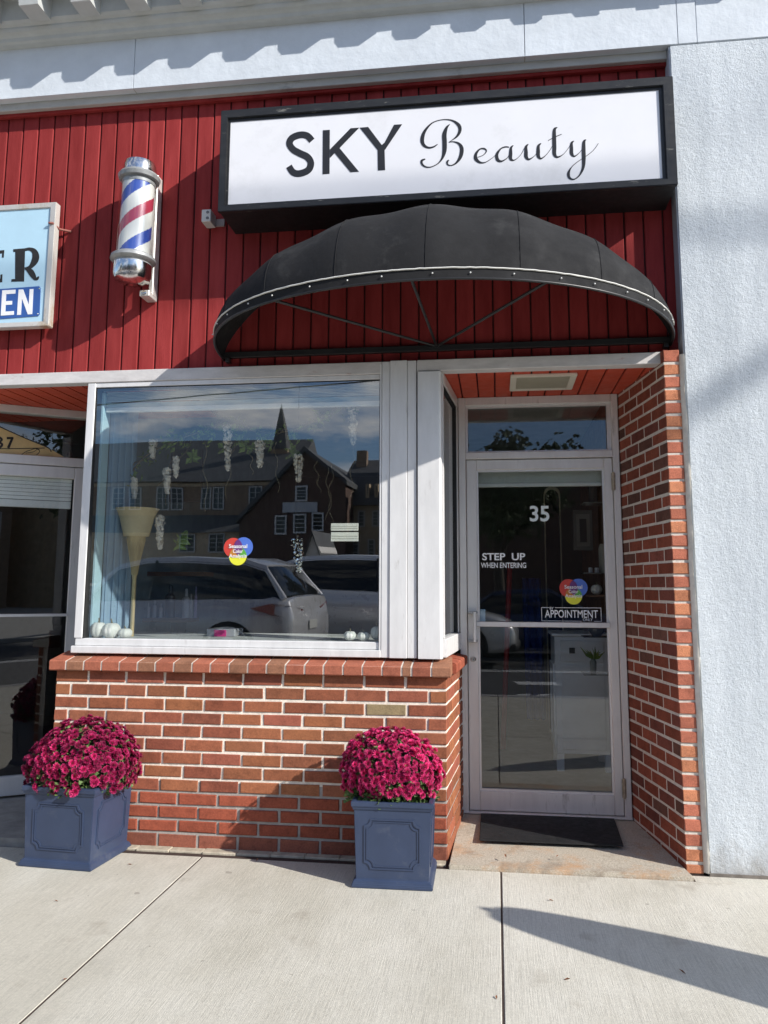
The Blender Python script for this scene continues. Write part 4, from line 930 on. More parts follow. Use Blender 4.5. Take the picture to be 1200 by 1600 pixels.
zbar = lp(60, 961)[1]; mb = LMB(); mb.box(-1.52, xs+.004, -.04, -.026, zbar-.009, zbar+.009, ch=.002); mb.build('push_bar', ALU2, nd)
q = lp(119, 736); mb = LMB(); mb.tube([(xr-.002, -.035, 1.93), (xr-.002, -.035, 2.03)], .008, 10); mb.build('hinge', MATS['worn_brass_hinge'], nd, smooth=50)
nb = thing('door_blind', 'white slatted blind gathered at the top of the left neighbouring door', 'blind', tuple(P0), AN)
zA = zr; zB = lp(60, 781)[1]; zC = lp(60, 793)[1]; mb = LMB(); n = 6
for i in range(n): z = zA-(i+.5)*(zA-zB)/n; mb.box(-1.52, xs-.012, .014, .018, z-(zA-zB)/n/2+.0012, z+(zA-zB)/n/2-.0012, ch=.001)
mb.build('slats', flat('slat_white', (.90, .91, .89)), nb); mb = LMB(); mb.box(-1.52, xs-.012, .012, .034, zC, zB-.002, ch=.003); mb.build('bottom_rail', flat('slat_rail', (.86, .87, .85)), nb)
mb = MB(); mb.box(-6, -3.98, .0, .2, -.03, 2.555); tag(mb.build('stucco_wall', M('plain_grey_render', (.5, .5, .49), .85, var=.1, vs=3, bs=60, bst=.4)), 'plain grey rendered wall left of the neighbouring doorway, outside the photo', 'wall')
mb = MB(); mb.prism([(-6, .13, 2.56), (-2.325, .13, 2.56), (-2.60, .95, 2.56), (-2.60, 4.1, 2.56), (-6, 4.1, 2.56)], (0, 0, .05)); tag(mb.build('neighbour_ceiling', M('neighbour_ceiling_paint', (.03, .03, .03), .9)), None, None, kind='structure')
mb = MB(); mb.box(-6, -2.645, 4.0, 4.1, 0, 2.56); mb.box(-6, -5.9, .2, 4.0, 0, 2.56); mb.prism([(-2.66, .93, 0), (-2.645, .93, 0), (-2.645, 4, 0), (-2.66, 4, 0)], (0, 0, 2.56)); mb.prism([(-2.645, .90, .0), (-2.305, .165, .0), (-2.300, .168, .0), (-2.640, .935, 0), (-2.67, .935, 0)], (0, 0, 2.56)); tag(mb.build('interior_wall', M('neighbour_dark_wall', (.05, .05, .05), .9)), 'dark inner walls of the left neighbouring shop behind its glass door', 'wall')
mb = MB(); mb.box(-5, -2.76, .3, .34, 0, 2.5) if False else None

# ================================================================== SHOP SIGN
sg = thing('shop_sign', 'long black framed white box sign reading SKY Beauty above the awning', 'sign', (-.27, -.05, 3.36))
SX0, SX1, SZ0, SZ1, SY = -1.476, .942, 3.362, 3.957, -.2
ix0, ix1, iz0, iz1 = -1.424, .872, 3.406, 3.893
mb = MB(); mb.box(SX0+.004, SX1-.004, SY+.03, .10, SZ0+.004, SZ1-.004); mb.build('box', M('sign_box_black', (.012, .012, .013), .6, var=.3, vs=8), sg, bevel=.002)
mb = MB()
o_ = [(SX0, SY, SZ0), (SX1, SY, SZ0), (SX1, SY, SZ1), (SX0, SY, SZ1)]; i1 = [(ix0-.012, SY, iz0-.010), (ix1+.018, SY, iz0-.010), (ix1+.018, SY, iz1+.016), (ix0-.012, SY, iz1+.016)]
mb.ring(o_, i1, (0, .0298, 0)); mb.build('frame', BLACK, sg, bevel=.003)
i2 = [(ix0, SY+.014, iz0), (ix1, SY+.014, iz0), (ix1, SY+.014, iz1), (ix0, SY+.014, iz1)]; i1b = [(x, SY+.014, z) for x, y, z in i1]
mb = MB(); mb.ring(i1b, i2, (0, .0155, 0)); mb.build('inner_bead', BLACK, sg)
mb = MB(); mb.box(ix0, ix1, SY+.018, SY+.0285, iz0, iz1); mb.build('face', M('white_sign_acrylic', (.77, .77, .79), .35, var=.03, vs=2, dirt=(.70, .70, .71), ds=2.5, dthr=.55), sg)
yl2 = SY+.0175; INK = M('black_vinyl', (.018, .018, .02), .45, var=.1)
def fit2(nm, s, u0, v0, u1, v1, bold, mat, parent, y, sk=0, th=.0012):
    a = oy(u0, v1, y); b = oy(u1, v0, y); return text(nm, s, mat, parent, a.x, b.x, a.z, b.z, y, bold, th)
PS = lambda x, y: tuple(oy(x, y, yl2))
G2 = lambda x, y: PS(420+x/2.2222, 160+y/2.2222)
zS0, zS1 = oy(470, 275.8, yl2).z, oy(470, 205.5, yl2).z
mb = MB(); 
stroke(mb, [(150, 133, 23), (133, 116, 23), (108, 113, 23), (81, 124, 23), (72, 143, 23), (84, 163, 23.5), (108, 177, 24), (134, 190, 24), (146, 211, 23), (137, 235, 23), (108, 247, 23), (85, 243, 23), (70, 222, 22)], G2, (0, -.0012, 0), 10); mb.build('letter_s', INK, sg)
mb = MB(); mb.prism([G2(188, 97), G2(212, 95.5), G2(211, 247.5), G2(187, 249.5)], (0, -.0012, 0)); mb.prism([G2(284, 90), G2(314, 88), G2(212.5, 193), G2(212.5, 163.5)], (0, -.0012, 0)); mb.prism([G2(229, 176), G2(246, 159), G2(313, 240.5), G2(284, 242.5)], (0, -.00135, 0)); mb.build('letter_k', INK, sg)
mb = MB(); mb.prism([G2(316, 88), G2(345, 85.5), G2(402, 161), G2(404, 235), G2(379, 236.5), G2(378, 166)], (0, -.0012, 0)); mb.prism([G2(402.2, 140), G2(435, 78), G2(463, 76), G2(403.5, 165), G2(390, 150)], (0, -.00135, 0)); mb.build('letter_y', INK, sg)
H = lambda x, y: PS(640+x/4, 170+y/4)
def hs(name, *strokes):
    mb = MB()
    for k, s_ in enumerate(strokes): stroke(mb, [(x, y, w) for x, y, w in s_], H, (0, -.0010-.00015*k, 0), 8)
    mb.build(name, INK, sg)
hs('script_letter_b', [(175, 222, 4), (150, 238, 9), (118, 243, 12), (88, 226, 19), (79, 190, 24), (95, 140, 17), (140, 90, 7), (200, 69, 5), (262, 72, 9), (305, 100, 20), (315, 133, 20), (298, 170, 13), (265, 196, 4), (246, 209, 3)],
   [(246, 209, 4), (275, 206, 6), (308, 218, 14), (326, 248, 23), (320, 295, 22), (295, 335, 12), (262, 354, 6), (238, 348, 9), (236, 330, 12), (246, 321, 6)],
   [(251, 97, 3), (232, 118, 15), (218, 160, 27), (219, 210, 28), (218, 260, 26), (206, 305, 14), (180, 340, 6), (140, 362, 5), (105, 364, 8), (80, 348, 12), (76, 325, 14), (98, 314, 6)])
hs('script_letter_e', [(425, 303, 3), (460, 290, 4), (480, 265, 7), (468, 250, 10), (440, 252, 8), (416, 280, 16), (414, 312, 22), (440, 335, 13), (475, 334, 5), (520, 305, 3), (545, 280, 2)])
hs('script_letter_a', [(622, 240, 5), (600, 238, 8), (570, 250, 8), (546, 285, 18), (550, 318, 20), (575, 328, 10), (610, 308, 4), (624, 285, 3)], [(648, 229, 4), (634, 245, 14), (632, 280, 21), (632, 312, 19), (650, 322, 7), (675, 308, 3), (700, 280, 2.5), (716, 248, 3)])
hs('script_letter_u', [(742, 221, 4), (728, 238, 16), (728, 270, 22), (729, 300, 22), (745, 316, 12), (775, 300, 4), (798, 275, 3)], [(822, 216, 4), (806, 232, 16), (804, 265, 22), (805, 295, 21), (822, 311, 9), (852, 290, 3.5), (880, 255, 2.5), (893, 232, 2.5)])
hs('script_letter_t', [(924, 116, 3), (906, 130, 18), (904, 180, 24), (905, 240, 25), (906, 285, 22), (925, 302, 11), (960, 285, 3.5), (990, 250, 2.5), (1004, 228, 2.5)], [(866, 199, 3), (905, 178, 4), (950, 159, 3.5)])
hs('script_letter_y', [(1027, 201, 4), (1013, 215, 15), (1012, 250, 21), (1013, 280, 21), (1030, 297, 9), (1058, 278, 3.5), (1078, 255, 3)], [(1103, 193, 4), (1090, 208, 18), (1088, 260, 24), (1089, 320, 23), (1084, 370, 17), (1062, 415, 9), (1030, 440, 7), (1002, 434, 14), (993, 405, 17), (1010, 368, 6), (1045, 335, 3.5), (1105, 295, 3), (1150, 258, 3), (1180, 217, 2.5)])

# little twin lamp sensor beside the sign
sn_ = thing('wall_sensor', 'small white box sensor with two round eyes beside the lower left sign corner', 'sensor', tuple(oy(330, 345, .1)))
a = oy(314.5, 346.5, -.005); b = oy(329.5, 326.5, -.005); mb = MB(); mb.box(a.x, b.x, -.005, .085, a.z, b.z, ch=.003); mb.build('housing', flat('sensor_white', (.62, .60, .57)), sn_)
for t_ in (.28, .75): mb = MB(); mb.lathe([(.009, 0), (.008, .003), (.001, .003)], (a.x+.65*(b.x-a.x), -.0052, a.z+t_*(b.z-a.z)), 16, axis=rot); mb.build('eye', flat('sensor_eye', (.16, .16, .17)), sn_)
mb = MB(); mb.box(a.x+.01, b.x+.05, .0855, .1, a.z+.012, b.z-.02); mb.build('mounting_plate', flat('sensor_plate', (.3, .25, .24)), sn_)

# ================================================================== AWNING
aw = thing('dome_awning', 'black fabric dome awning with a white piped rim projecting over the door recess', 'awning', (-.297, .1, 2.65))
XC, AA, HH, DD, ZR = -.290, 1.224, .640, .90, 2.655
FAB = M('black_awning_fabric', (.016, .016, .017), .85, var=.12, vs=3, bs=5, bst=.35, bd=.02, dirt=(.036, .036, .036), ds=5, dthr=.56, spec=.25)
def rim(th): 
    s = max(0, math.sin(th)); e_ = .82 if th > PI/2 else .95; return Vector((XC+AA*math.cos(th), .098-DD*s**e_, ZR+.075*s**e_))
def dome(th, t, sag=True):
    """th: 0 right .. pi left ; t: 0 wall arc .. 1 rim"""
    ph = t*PI/2; s = max(0, math.sin(th)); sr = s**(.82 if th > PI/2 else .95)
    fr_ = (math.degrees(th)-90) % 20/20; k = 1-(.013*math.sin(PI*fr_)**2*s if sag else 0)
    k *= 1-.012*math.sin(PI*fr_)**2*math.sin(PI*t)
    x = XC+AA*math.cos(th)*(1-.08*math.sin(ph)*0); y = .098-DD*sr*math.sin(ph)*k; z = ZR+.075*sr*math.sin(ph)+HH*s**1.42*math.cos(ph)*k
    return Vector((x, y, z))
NT, NP = 180, 22; vs = []; fs = []
for i in range(NT+1):
    th = PI*i/NT
    for j in range(NP+1): vs.append(dome(th, j/NP))
for i in range(NT):
    for j in range(NP): a = i*(NP+1)+j; fs.append((a, a+1, a+NP+2, a+NP+1))
o2 = len(vs); vs2 = [v+(Vector((XC, .098, ZR))-v).normalized()*.003 for v in vs]; mb = MB(); mb.add(vs+vs2, fs+[tuple(reversed([k+o2 for k in f])) for f in fs]); can = mb.build('canopy', FAB, aw, smooth=80)
for k in range(9):
    th = math.radians(90+(k-4)*20)
    if k in (0, 8): continue
    mb = MB(); mb.tube([dome(th, j/16, False)+Vector((0, -.0015, .0015)) for j in range(17)], .0018, 6); mb.build('seam', FAB, can, smooth=60)
# hanging valance, white piping, snap studs
vs = []; fs = []
for i in range(NT+1):
    p = rim(PI*i/NT); n_ = Vector((math.cos(PI*i/NT)*.8, -math.sin(PI*i/NT), 0)); w = .044+.003*math.sin(i*.5)
    vs += [p+Vector((0, 0, .004)), p-Vector((0, 0, w)), p-Vector((0, 0, w))-n_*.003, p-n_*.003+Vector((0, 0, .004))]
for i in range(NT):
    for j in range(4): fs.append((i*4+j, i*4+(j+1) % 4, i*4+4+(j+1) % 4, i*4+4+j))
mb = MB(); mb.add(vs, fs); mb.build('valance', FAB, aw, smooth=60)
mb = MB(); random.seed(6); mb.tube([rim(PI*(.05+.9*i/140))+Vector((0, -.004, .004+random.uniform(-.001, .001))) for i in range(141)], .0040, 6); mb.build('piping', flat('white_piping', (.62, .61, .57), .8), aw, smooth=60)
stud = None
for k in range(17):
    th = math.radians(16+k*9.2+random.uniform(-1.5, 1.5)); p = rim(th)+Vector((math.cos(th)*.006, -.006, -.020))
    mb = MB(); mb.sphere(p, .0042, .003, .0042, 8); mb.build('stud', flat('stud_white', (.6, .6, .58)), aw, smooth=60)
mb = MB(); mb.tube([rim(PI*i/60)-Vector((0, -.006, .042)) for i in range(61)], .007, 8); mb.build('rim_tube', BLACKM, aw, smooth=60)
mb = MB(); mb.box(XC-AA-.004, XC+AA+.004, .070, .0985, 2.618, 2.652, ch=.003); mb.build('wall_bar', BLACKM, aw)
hub = Vector((XC-.012, .062, 2.64))
for a_ in (64, 93, 127): mb = MB(); mb.tube([hub, rim(math.radians(a_))-Vector((0, -.012, .036))], .0075, 8); mb.build('strut', BLACKM, aw, smooth=60)
for x in (XC-AA+.03, XC+AA-.03): mb = MB(); mb.box(x-.012, x+.012, .06, .099, 2.590, 2.6175, ch=.002); mb.build('clamp', BLACKM, aw)

# ================================================================== BARBER POLE
bp = thing('barber_pole', 'red, white and blue striped barber pole with chrome caps on the red boards', 'barber pole', (-1.99, .05, 3.1))
def stripes():
    m, n, b = _nodes('barber_stripes'); b.inputs['Roughness'].default_value = .35; b.inputs['Coat Weight'].default_value = .6
    a = n.nodes.new('ShaderNodeAttribute'); a.attribute_name = 'tint'; L(n, a.outputs[0], b.inputs['Base Color']); return m
STR = stripes()
axb = oy(209, 413, -.08); axt = oy(216, 262, -.08); PX = (axb.x+axt.x)/2; YP = -.075
zb = oy(208, 393, YP-.06).z; zt = oy(213, 282, YP-.06).z
ztop = oy(216, 252, YP).z; zbot = oy(208, 432, YP).z
print('pole', PX, zb, zt, ztop, zbot)
lean = Matrix.Rotation(math.radians(1.6), 3, 'Y') @ Matrix.Rotation(math.radians(0), 3, 'X')
base = Vector((PX, YP, 0))
zc = (zb+zt)/2
def lt(prof, name, mat, k=40, parent=bp, sm=40):
    mb = MB(); mb.lathe([(r, z-zc) for r, z in prof], (PX, YP, zc), k, axis=lean); return mb.build(name, mat, parent, smooth=sm)
R1 = .089
# striped drum
mb = MB(); K, NZ = 96, 120; vs = []; fs = []; cols = []
for i in range(NZ+1):
    z = zb+(zt-zb)*i/NZ
    for j in range(K): a = 2*PI*j/K; vs.append(Vector((PX, YP, zc))+lean @ Vector((R1*math.cos(a), R1*math.sin(a), z-zc)))
pitch = .352
for i in range(NZ):
    for j in range(K):
        fs.append((i*K+j, i*K+(j+1) % K, (i+1)*K+(j+1) % K, (i+1)*K+j))
        z = zb+(zt-zb)*(i+.5)/NZ; a = (j+.5)/K*2*PI; d = (a+PI/2)  # angle from the front
        d = (d+PI) % (2*PI)-PI
        t = ((z-zb)-.095*d/1.0*.75)/pitch*1.0
        u_ = (t+.07) % 1.0
        # repeating: blue, white, red, white
        cols.append((.035, .075, .36) if .0 <= u_ < .22 else (.74, .73, .69) if u_ < .5 else (.42, .04, .075) if u_ < .72 else (.74, .73, .69))
mb.v = vs; mb.f = fs; mb.c = cols; mb.build('striped_drum', STR, bp, smooth=60, tint=True)
lt([(R1+.012, zb), (R1+.012, zt), (R1+.0095, zt), (R1+.0095, zb)], 'glass_tube', GLASS_C)
lt([(.001, zt-.005), (.092, zt-.004), (.094, zt+.012), (.088, zt+.013), (.09, zt+.022), (.112, zt+.026), (.118, zt+.045), (.108, zt+.060), (.085, zt+.066), (.001, zt+.067)], 'upper_ring', CASTG)
lt([(.093, zt+.067), (.093, zt+.105), (.086, zt+.130), (.060, zt+.146), (.001, zt+.152)], 'top_cap', CHROME)
lt([(.001, zb+.004), (.10, zb+.003), (.122, zb-.012), (.126, zb-.030), (.115, zb-.042), (.104, zb-.046), (.102, zb-.056), (.001, zb-.057)], 'lower_ring', CASTG)
lt([(.106, zb-.057), (.106, zb-.122), (.096, zb-.145), (.060, zb-.162), (.001, zb-.168)], 'bottom_cap', CHROME)
mb = MB(); mb.box(PX+.045, PX+.071, YP+.105, .098, zb-.195, zt+.12, ch=.004); mb.box(PX+.052, PX+.066, YP+.055, YP+.10, zb-.02, zt-.01, ch=.003); mb.build('back_plate', M('pole_bracket_metal', (.58, .57, .54), .4, metal=.3, var=.2, vs=20, dirt=(.3, .22, .18), ds=30, dthr=.62), bp)
mb = MB(); mb.box(PX+.012, PX+.070, YP+.06, .096, zb-.215, zb-.180, ch=.003); fb = mb.build('foot_bracket', MATS['pole_bracket_metal'], bp)
mb = MB(); mb.lathe([(.015, 0), (.015, .003), (.008, .006), (.001, .006)], (PX+.040, YP+.0595, zb-.197), 16, axis=rot); mb.build('bolt', CHROME, fb, smooth=40)

# ================================================================== BARBER SIGN (left)
bs_ = thing('barber_sign', 'pale blue framed sign at the left edge with black letters ER over blue EN panel', 'sign', (-2.9, .05, 2.75))
YB = .015
a = oy(90, 315, YB); b = oy(80, 509, YB); X1 = (a.x+b.x)/2; Z1 = a.z; Z0 = b.z; X0_ = X1-1.35
ins_ = oy(77, 323, YB+.004); w = X1-oy(71.5, 480, YB+.004).x
mb = MB(); fw = .052
mb.ring([(X0_, YB, Z0), (X1-.012, YB, Z0), (X1-.012, YB, Z1), (X0_, YB, Z1)], [(X0_+fw, YB+.004, Z0+fw*.62), (X1-fw, YB+.004, Z0+fw*.62), (X1-fw, YB+.004, Z1-fw*.62), (X0_+fw, YB+.004, Z1-fw*.62)], (0, .05, 0)); mb.build('frame', M('barber_frame_metal', (.60, .58, .54), .5, metal=.3, var=.12, vs=5, dirt=(.42, .30, .18), ds=5, dthr=.56, stretch=(1, 1, .6)), bs_, bevel=.004)
mb = MB(); mb.box(X0_+.03, X1-.03, YB+.012, YB+.048, Z0+.02, Z1-.02); mb.build('face', M('pale_blue_sign_paint', (.42, .62, .74), .5, var=.05, vs=5, bs=15, bst=.1), bs_)
yf = YB+.0115; PB = lambda x, y: tuple(oy(x/6.154, 280+y/6.154, yf))
SER = M('sign_black_paint', (.02, .018, .016), .5, var=.3, vs=30)
mb = MB(); off = (0, -.0012, 0)
def poly(*p, k=0): mb.prism([PB(*q) for q in p], (0, -.0012-.0001*k, 0))
poly((148, 672), (242, 668), (232, 984), (146, 984)); poly((128, 674), (252, 664), (250, 684), (130, 700), k=1); poly((112, 962), (232, 955), (230, 982), (110, 986), k=2)
stroke(mb, [(235, 680, 26), (285, 672, 30), (330, 695, 52), (345, 745, 66), (330, 795, 60), (290, 845, 34), (240, 862, 24)], PB, (0, -.0015, 0)); stroke(mb, [(262, 860, 36), (295, 890, 56), (318, 925, 52), (338, 955, 34), (360, 955, 26), (373, 935, 8)], PB, (0, -.0017, 0)); mb.build('letter_r', SER, bs_)
mb = MB()
poly((-120, 706), (-40, 702), (-42, 988), (-124, 994)); poly((-150, 700), (42, 682), (40, 712), (-150, 728), k=1); poly((24, 684), (42, 682), (36, 755), (20, 752), k=2); poly((-150, 968), (22, 958), (22, 990), (-150, 998), k=3); poly((6, 918), (24, 915), (22, 990), (2, 990), k=4); poly((-45, 830), (-12, 828), (-12, 850), (-45, 852), k=5); mb.build('letter_e', SER, bs_)
mb = MB(); c0 = PB(390, 1035); c1 = PB(378, 1312)
mb.prism([PB(-700, 1110), PB(378, 1030), PB(392, 1045), PB(382, 1300), PB(370, 1316), PB(-700, 1400)], (0, -.003, 0)); pn = mb.build('blue_panel', M('enamel_blue', (.035, .10, .33), .3, var=.1, coat=.3), bs_)
yf = YB+.0084; WH = flat('enamel_white', (.80, .80, .80), .35); mb = MB()
poly((22, 1070), (62, 1066), (50, 1310), (8, 1312)); poly((22, 1070), (150, 1062), (148, 1100), (24, 1108), k=1); poly((18, 1176), (118, 1170), (116, 1206), (18, 1212), k=2); poly((10, 1276), (134, 1268), (134, 1304), (10, 1312), k=3); mb.build('letter_e', WH, pn)
mb = MB(); poly((180, 1062), (216, 1060), (202, 1304), (164, 1306)); poly((180, 1062), (224, 1060), (308, 1296), (268, 1300), k=1); poly((286, 1058), (322, 1056), (310, 1298), (272, 1300), k=2); mb.build('letter_n', WH, pn)
mb = MB()
stroke(mb, [(-60, 1074, 36), (-95, 1310, 36)], PB, off, 1); stroke(mb, [(-60, 1074, 36), (-120, 1240, 32), (-180, 1080, 36)], PB, (0, -.0013, 0), 1); stroke(mb, [(-180, 1080, 36), (-215, 1316, 36)], PB, (0, -.0014, 0), 1); mb.build('letter_m', WH, pn)
for (x, y) in ((377, 1050), (362, 1294)): mb = MB(); c = PB(x, y); mb.sphere((c[0], YB+.0085, c[2]), .005, .002, .005, 8); mb.build('screw', CHROME, pn, smooth=60)
p1 = oy(79.5, 349, YB); mb = MB(); mb.tube([(p1.x-.01, YB-.004, p1.z+.002), (p1.x+.012, YB-.003, p1.z), (p1.x+.03, .06, p1.z-.018), (p1.x+.085, .097, p1.z-.02)], .007, 8); mb.build('wall_bracket', M('rusty_red_bracket', (.25, .09, .07), .8, var=.3, vs=40), bs_, smooth=60)

# ================================================================== PLANTERS + CHRYSANTHEMUMS
NAVY = M('navy_planter_plastic', (.033, .050, .098), .42, var=.12, vs=5, bs=60, bst=.08, dirt=(.065, .08, .12), ds=8, dthr=.58)
SOIL = M('dark_soil', (.02, .015, .012), .95, var=.4, vs=60, bs=80, bst=.8, bd=.01)
def planter(cx_, cy_, w, rz, label):
    root = thing('planter_box', label, 'planter', (cx_, cy_, 0), rz, 'navy square planters on the sidewalk')
    T4 = Matrix.Translation((cx_, cy_, 0)) @ Matrix.Rotation(rz, 4, 'Z')
    def B(mb, *a, **k): mb.v = [T4 @ p for p in mb.v]; return mb.build(*a, **k)
    H_ = .372; h = w/2; bt = .158*w/.365*1.04; tp = .169*w/.365*1.05
    bt = h-.018; tp = h-.008
    mb = MB(); sq = lambda r, z: [(-r, -r, z), (r, -r, z), (r, r, z), (-r, r, z)]
    prof = [(h, .0005), (h, .014), (h-.004, .018), (h-.006, .028), (bt, .036), (tp, H_-.038)]
    vs = []; fs = []
    for r, z in prof: vs += sq(r, z)
    for i in range(len(prof)-1):
        for j in range(4): fs.append((i*4+j, i*4+(j+1) % 4, i*4+4+(j+1) % 4, i*4+4+j))
    fs.append((0, 1, 2, 3)); mb.add(vs, fs); B(mb, 'body', NAVY, root, bevel=.0025)
    mb = MB(); prof = [(tp+.0005, H_-.040), (tp+.006, H_-.034), (tp+.007, H_-.026), (tp+.012, H_-.022), (tp+.013, H_-.002), (tp+.010, H_), (tp-.010, H_), (tp-.012, H_-.06)]
    vs = []; fs = []
    for r, z in prof: vs += sq(r, z)
    for i in range(len(prof)-1):
        for j in range(4): fs.append((i*4+j, i*4+(j+1) % 4, i*4+4+(j+1) % 4, i*4+4+j))
    mb.add(vs, fs); B(mb, 'rim', NAVY, root, bevel=.0018)
    mb = MB(); mb.box(-tp+.012, tp-.012, -tp+.012, tp-.012, H_-.075, H_-.050); B(mb, 'soil', SOIL, root)
    # notched-corner panel mouldings on the four faces
    a = .128*w/.365; c = .028; z0, z1 = .078, H_-.076
    def outline(ins):
        aa = a-ins; zz0 = z0+ins; zz1 = z1-ins; cc = c+ins*.25; P = []
        for (sx, zc_, sz) in ((-1, zz0, 1), (1, zz0, 1), (1, zz1, -1), (-1, zz1, -1)):
            arc = []
            for k in range(7):
                q = PI/2*k/6; arc.append((sx*(aa-cc*math.cos(q)), zc_+sz*cc*math.sin(q)))
            # small shoulder before and after the scooped corner
            arc = [(sx*(aa-cc*math.cos(q)*1.0), zc_+sz*cc*math.sin(q)) for q in [PI/2*k/6 for k in range(7)]]
            arc = [(sx*(aa-cc-.004), zc_)]+[(sx*(aa-cc+cc*math.sin(q)*0+(cc)*(1-math.cos(q))), zc_+sz*cc*math.sin(q)) for q in [PI/2*k/6 for k in range(7)]]+[(sx*aa, zc_+sz*(cc+.004))]
            if (sx, sz) in ((1, 1), (-1, -1)): P += arc
            else: P += arc[::-1]
        return P
    for k in range(4):
        R = Matrix.Rotation(k*PI/2, 4, 'Z'); mb = MB()
        yq = lambda z: -(bt+(tp-bt)*(z-.036)/(H_-.074))
        for i0, i1, d in ((0, .0055, .004), (.011, .0155, .003)):
            o = [(x, yq(z)-d, z) for x, z in outline(i0)]; i_ = [(x, yq(z)-d, z) for x, z in outline(i1)]
            mb.ring(o, i_, (0, d+.002, 0))
        mb.v = [R @ p for p in mb.v]; B(mb, 'panel_moulding', NAVY, root)
    return root, T4
def mum_mat(name, c_in, c_out):
    m, n, b = _nodes(name); b.inputs['Roughness'].default_value = .6; b.inputs['Specular IOR Level'].default_value = .25
    a = n.nodes.new('ShaderNodeAttribute'); a.attribute_name = 'tint'; oi = n.nodes.new('ShaderNodeObjectInfo')
    g = ramp(n, oi.outputs['Random'], [(0, (.58, .55, .6)), (.6, (1.02, 1, 1)), (1, (1.3, 1.6, 1.35))]); c = mixc(n, 1, a.outputs[0], g, 'MULTIPLY'); L(n, c, b.inputs['Base Color'])
    b.inputs['Subsurface Weight'].default_value = .0
    return m
PET = mum_mat('magenta_petals', 0, 0)
MLEAF = M('chrysanthemum_leaf', (.10, .16, .045), .6, var=.4, vs=40)
def head_mesh(seed):
    """cup shaped flower head: three rings of pointed petals and a dark centre, built around +Z"""
    rnd = random.Random(seed); mb = MB()
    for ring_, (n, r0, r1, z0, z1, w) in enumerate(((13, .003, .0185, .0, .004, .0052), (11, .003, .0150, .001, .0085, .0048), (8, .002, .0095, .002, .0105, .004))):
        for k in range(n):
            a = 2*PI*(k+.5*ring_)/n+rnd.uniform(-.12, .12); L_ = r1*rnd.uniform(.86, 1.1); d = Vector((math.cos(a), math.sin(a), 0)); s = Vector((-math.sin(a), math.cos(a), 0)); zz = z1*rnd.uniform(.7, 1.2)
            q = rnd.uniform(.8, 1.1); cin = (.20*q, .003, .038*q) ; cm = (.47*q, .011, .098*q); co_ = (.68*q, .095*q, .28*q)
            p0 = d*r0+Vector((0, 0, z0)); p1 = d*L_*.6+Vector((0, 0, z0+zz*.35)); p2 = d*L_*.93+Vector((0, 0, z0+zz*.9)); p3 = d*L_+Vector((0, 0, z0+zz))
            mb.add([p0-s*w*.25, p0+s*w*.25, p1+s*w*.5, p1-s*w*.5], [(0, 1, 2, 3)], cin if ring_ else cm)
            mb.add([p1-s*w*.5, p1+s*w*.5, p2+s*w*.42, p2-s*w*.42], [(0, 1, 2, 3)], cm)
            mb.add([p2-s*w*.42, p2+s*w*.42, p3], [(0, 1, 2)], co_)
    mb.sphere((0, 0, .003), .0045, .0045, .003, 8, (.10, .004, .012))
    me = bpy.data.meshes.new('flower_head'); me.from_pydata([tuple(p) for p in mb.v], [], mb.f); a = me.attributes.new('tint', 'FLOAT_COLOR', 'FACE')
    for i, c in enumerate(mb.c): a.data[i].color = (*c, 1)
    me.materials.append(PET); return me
HEADS = [head_mesh(i) for i in range(5)]
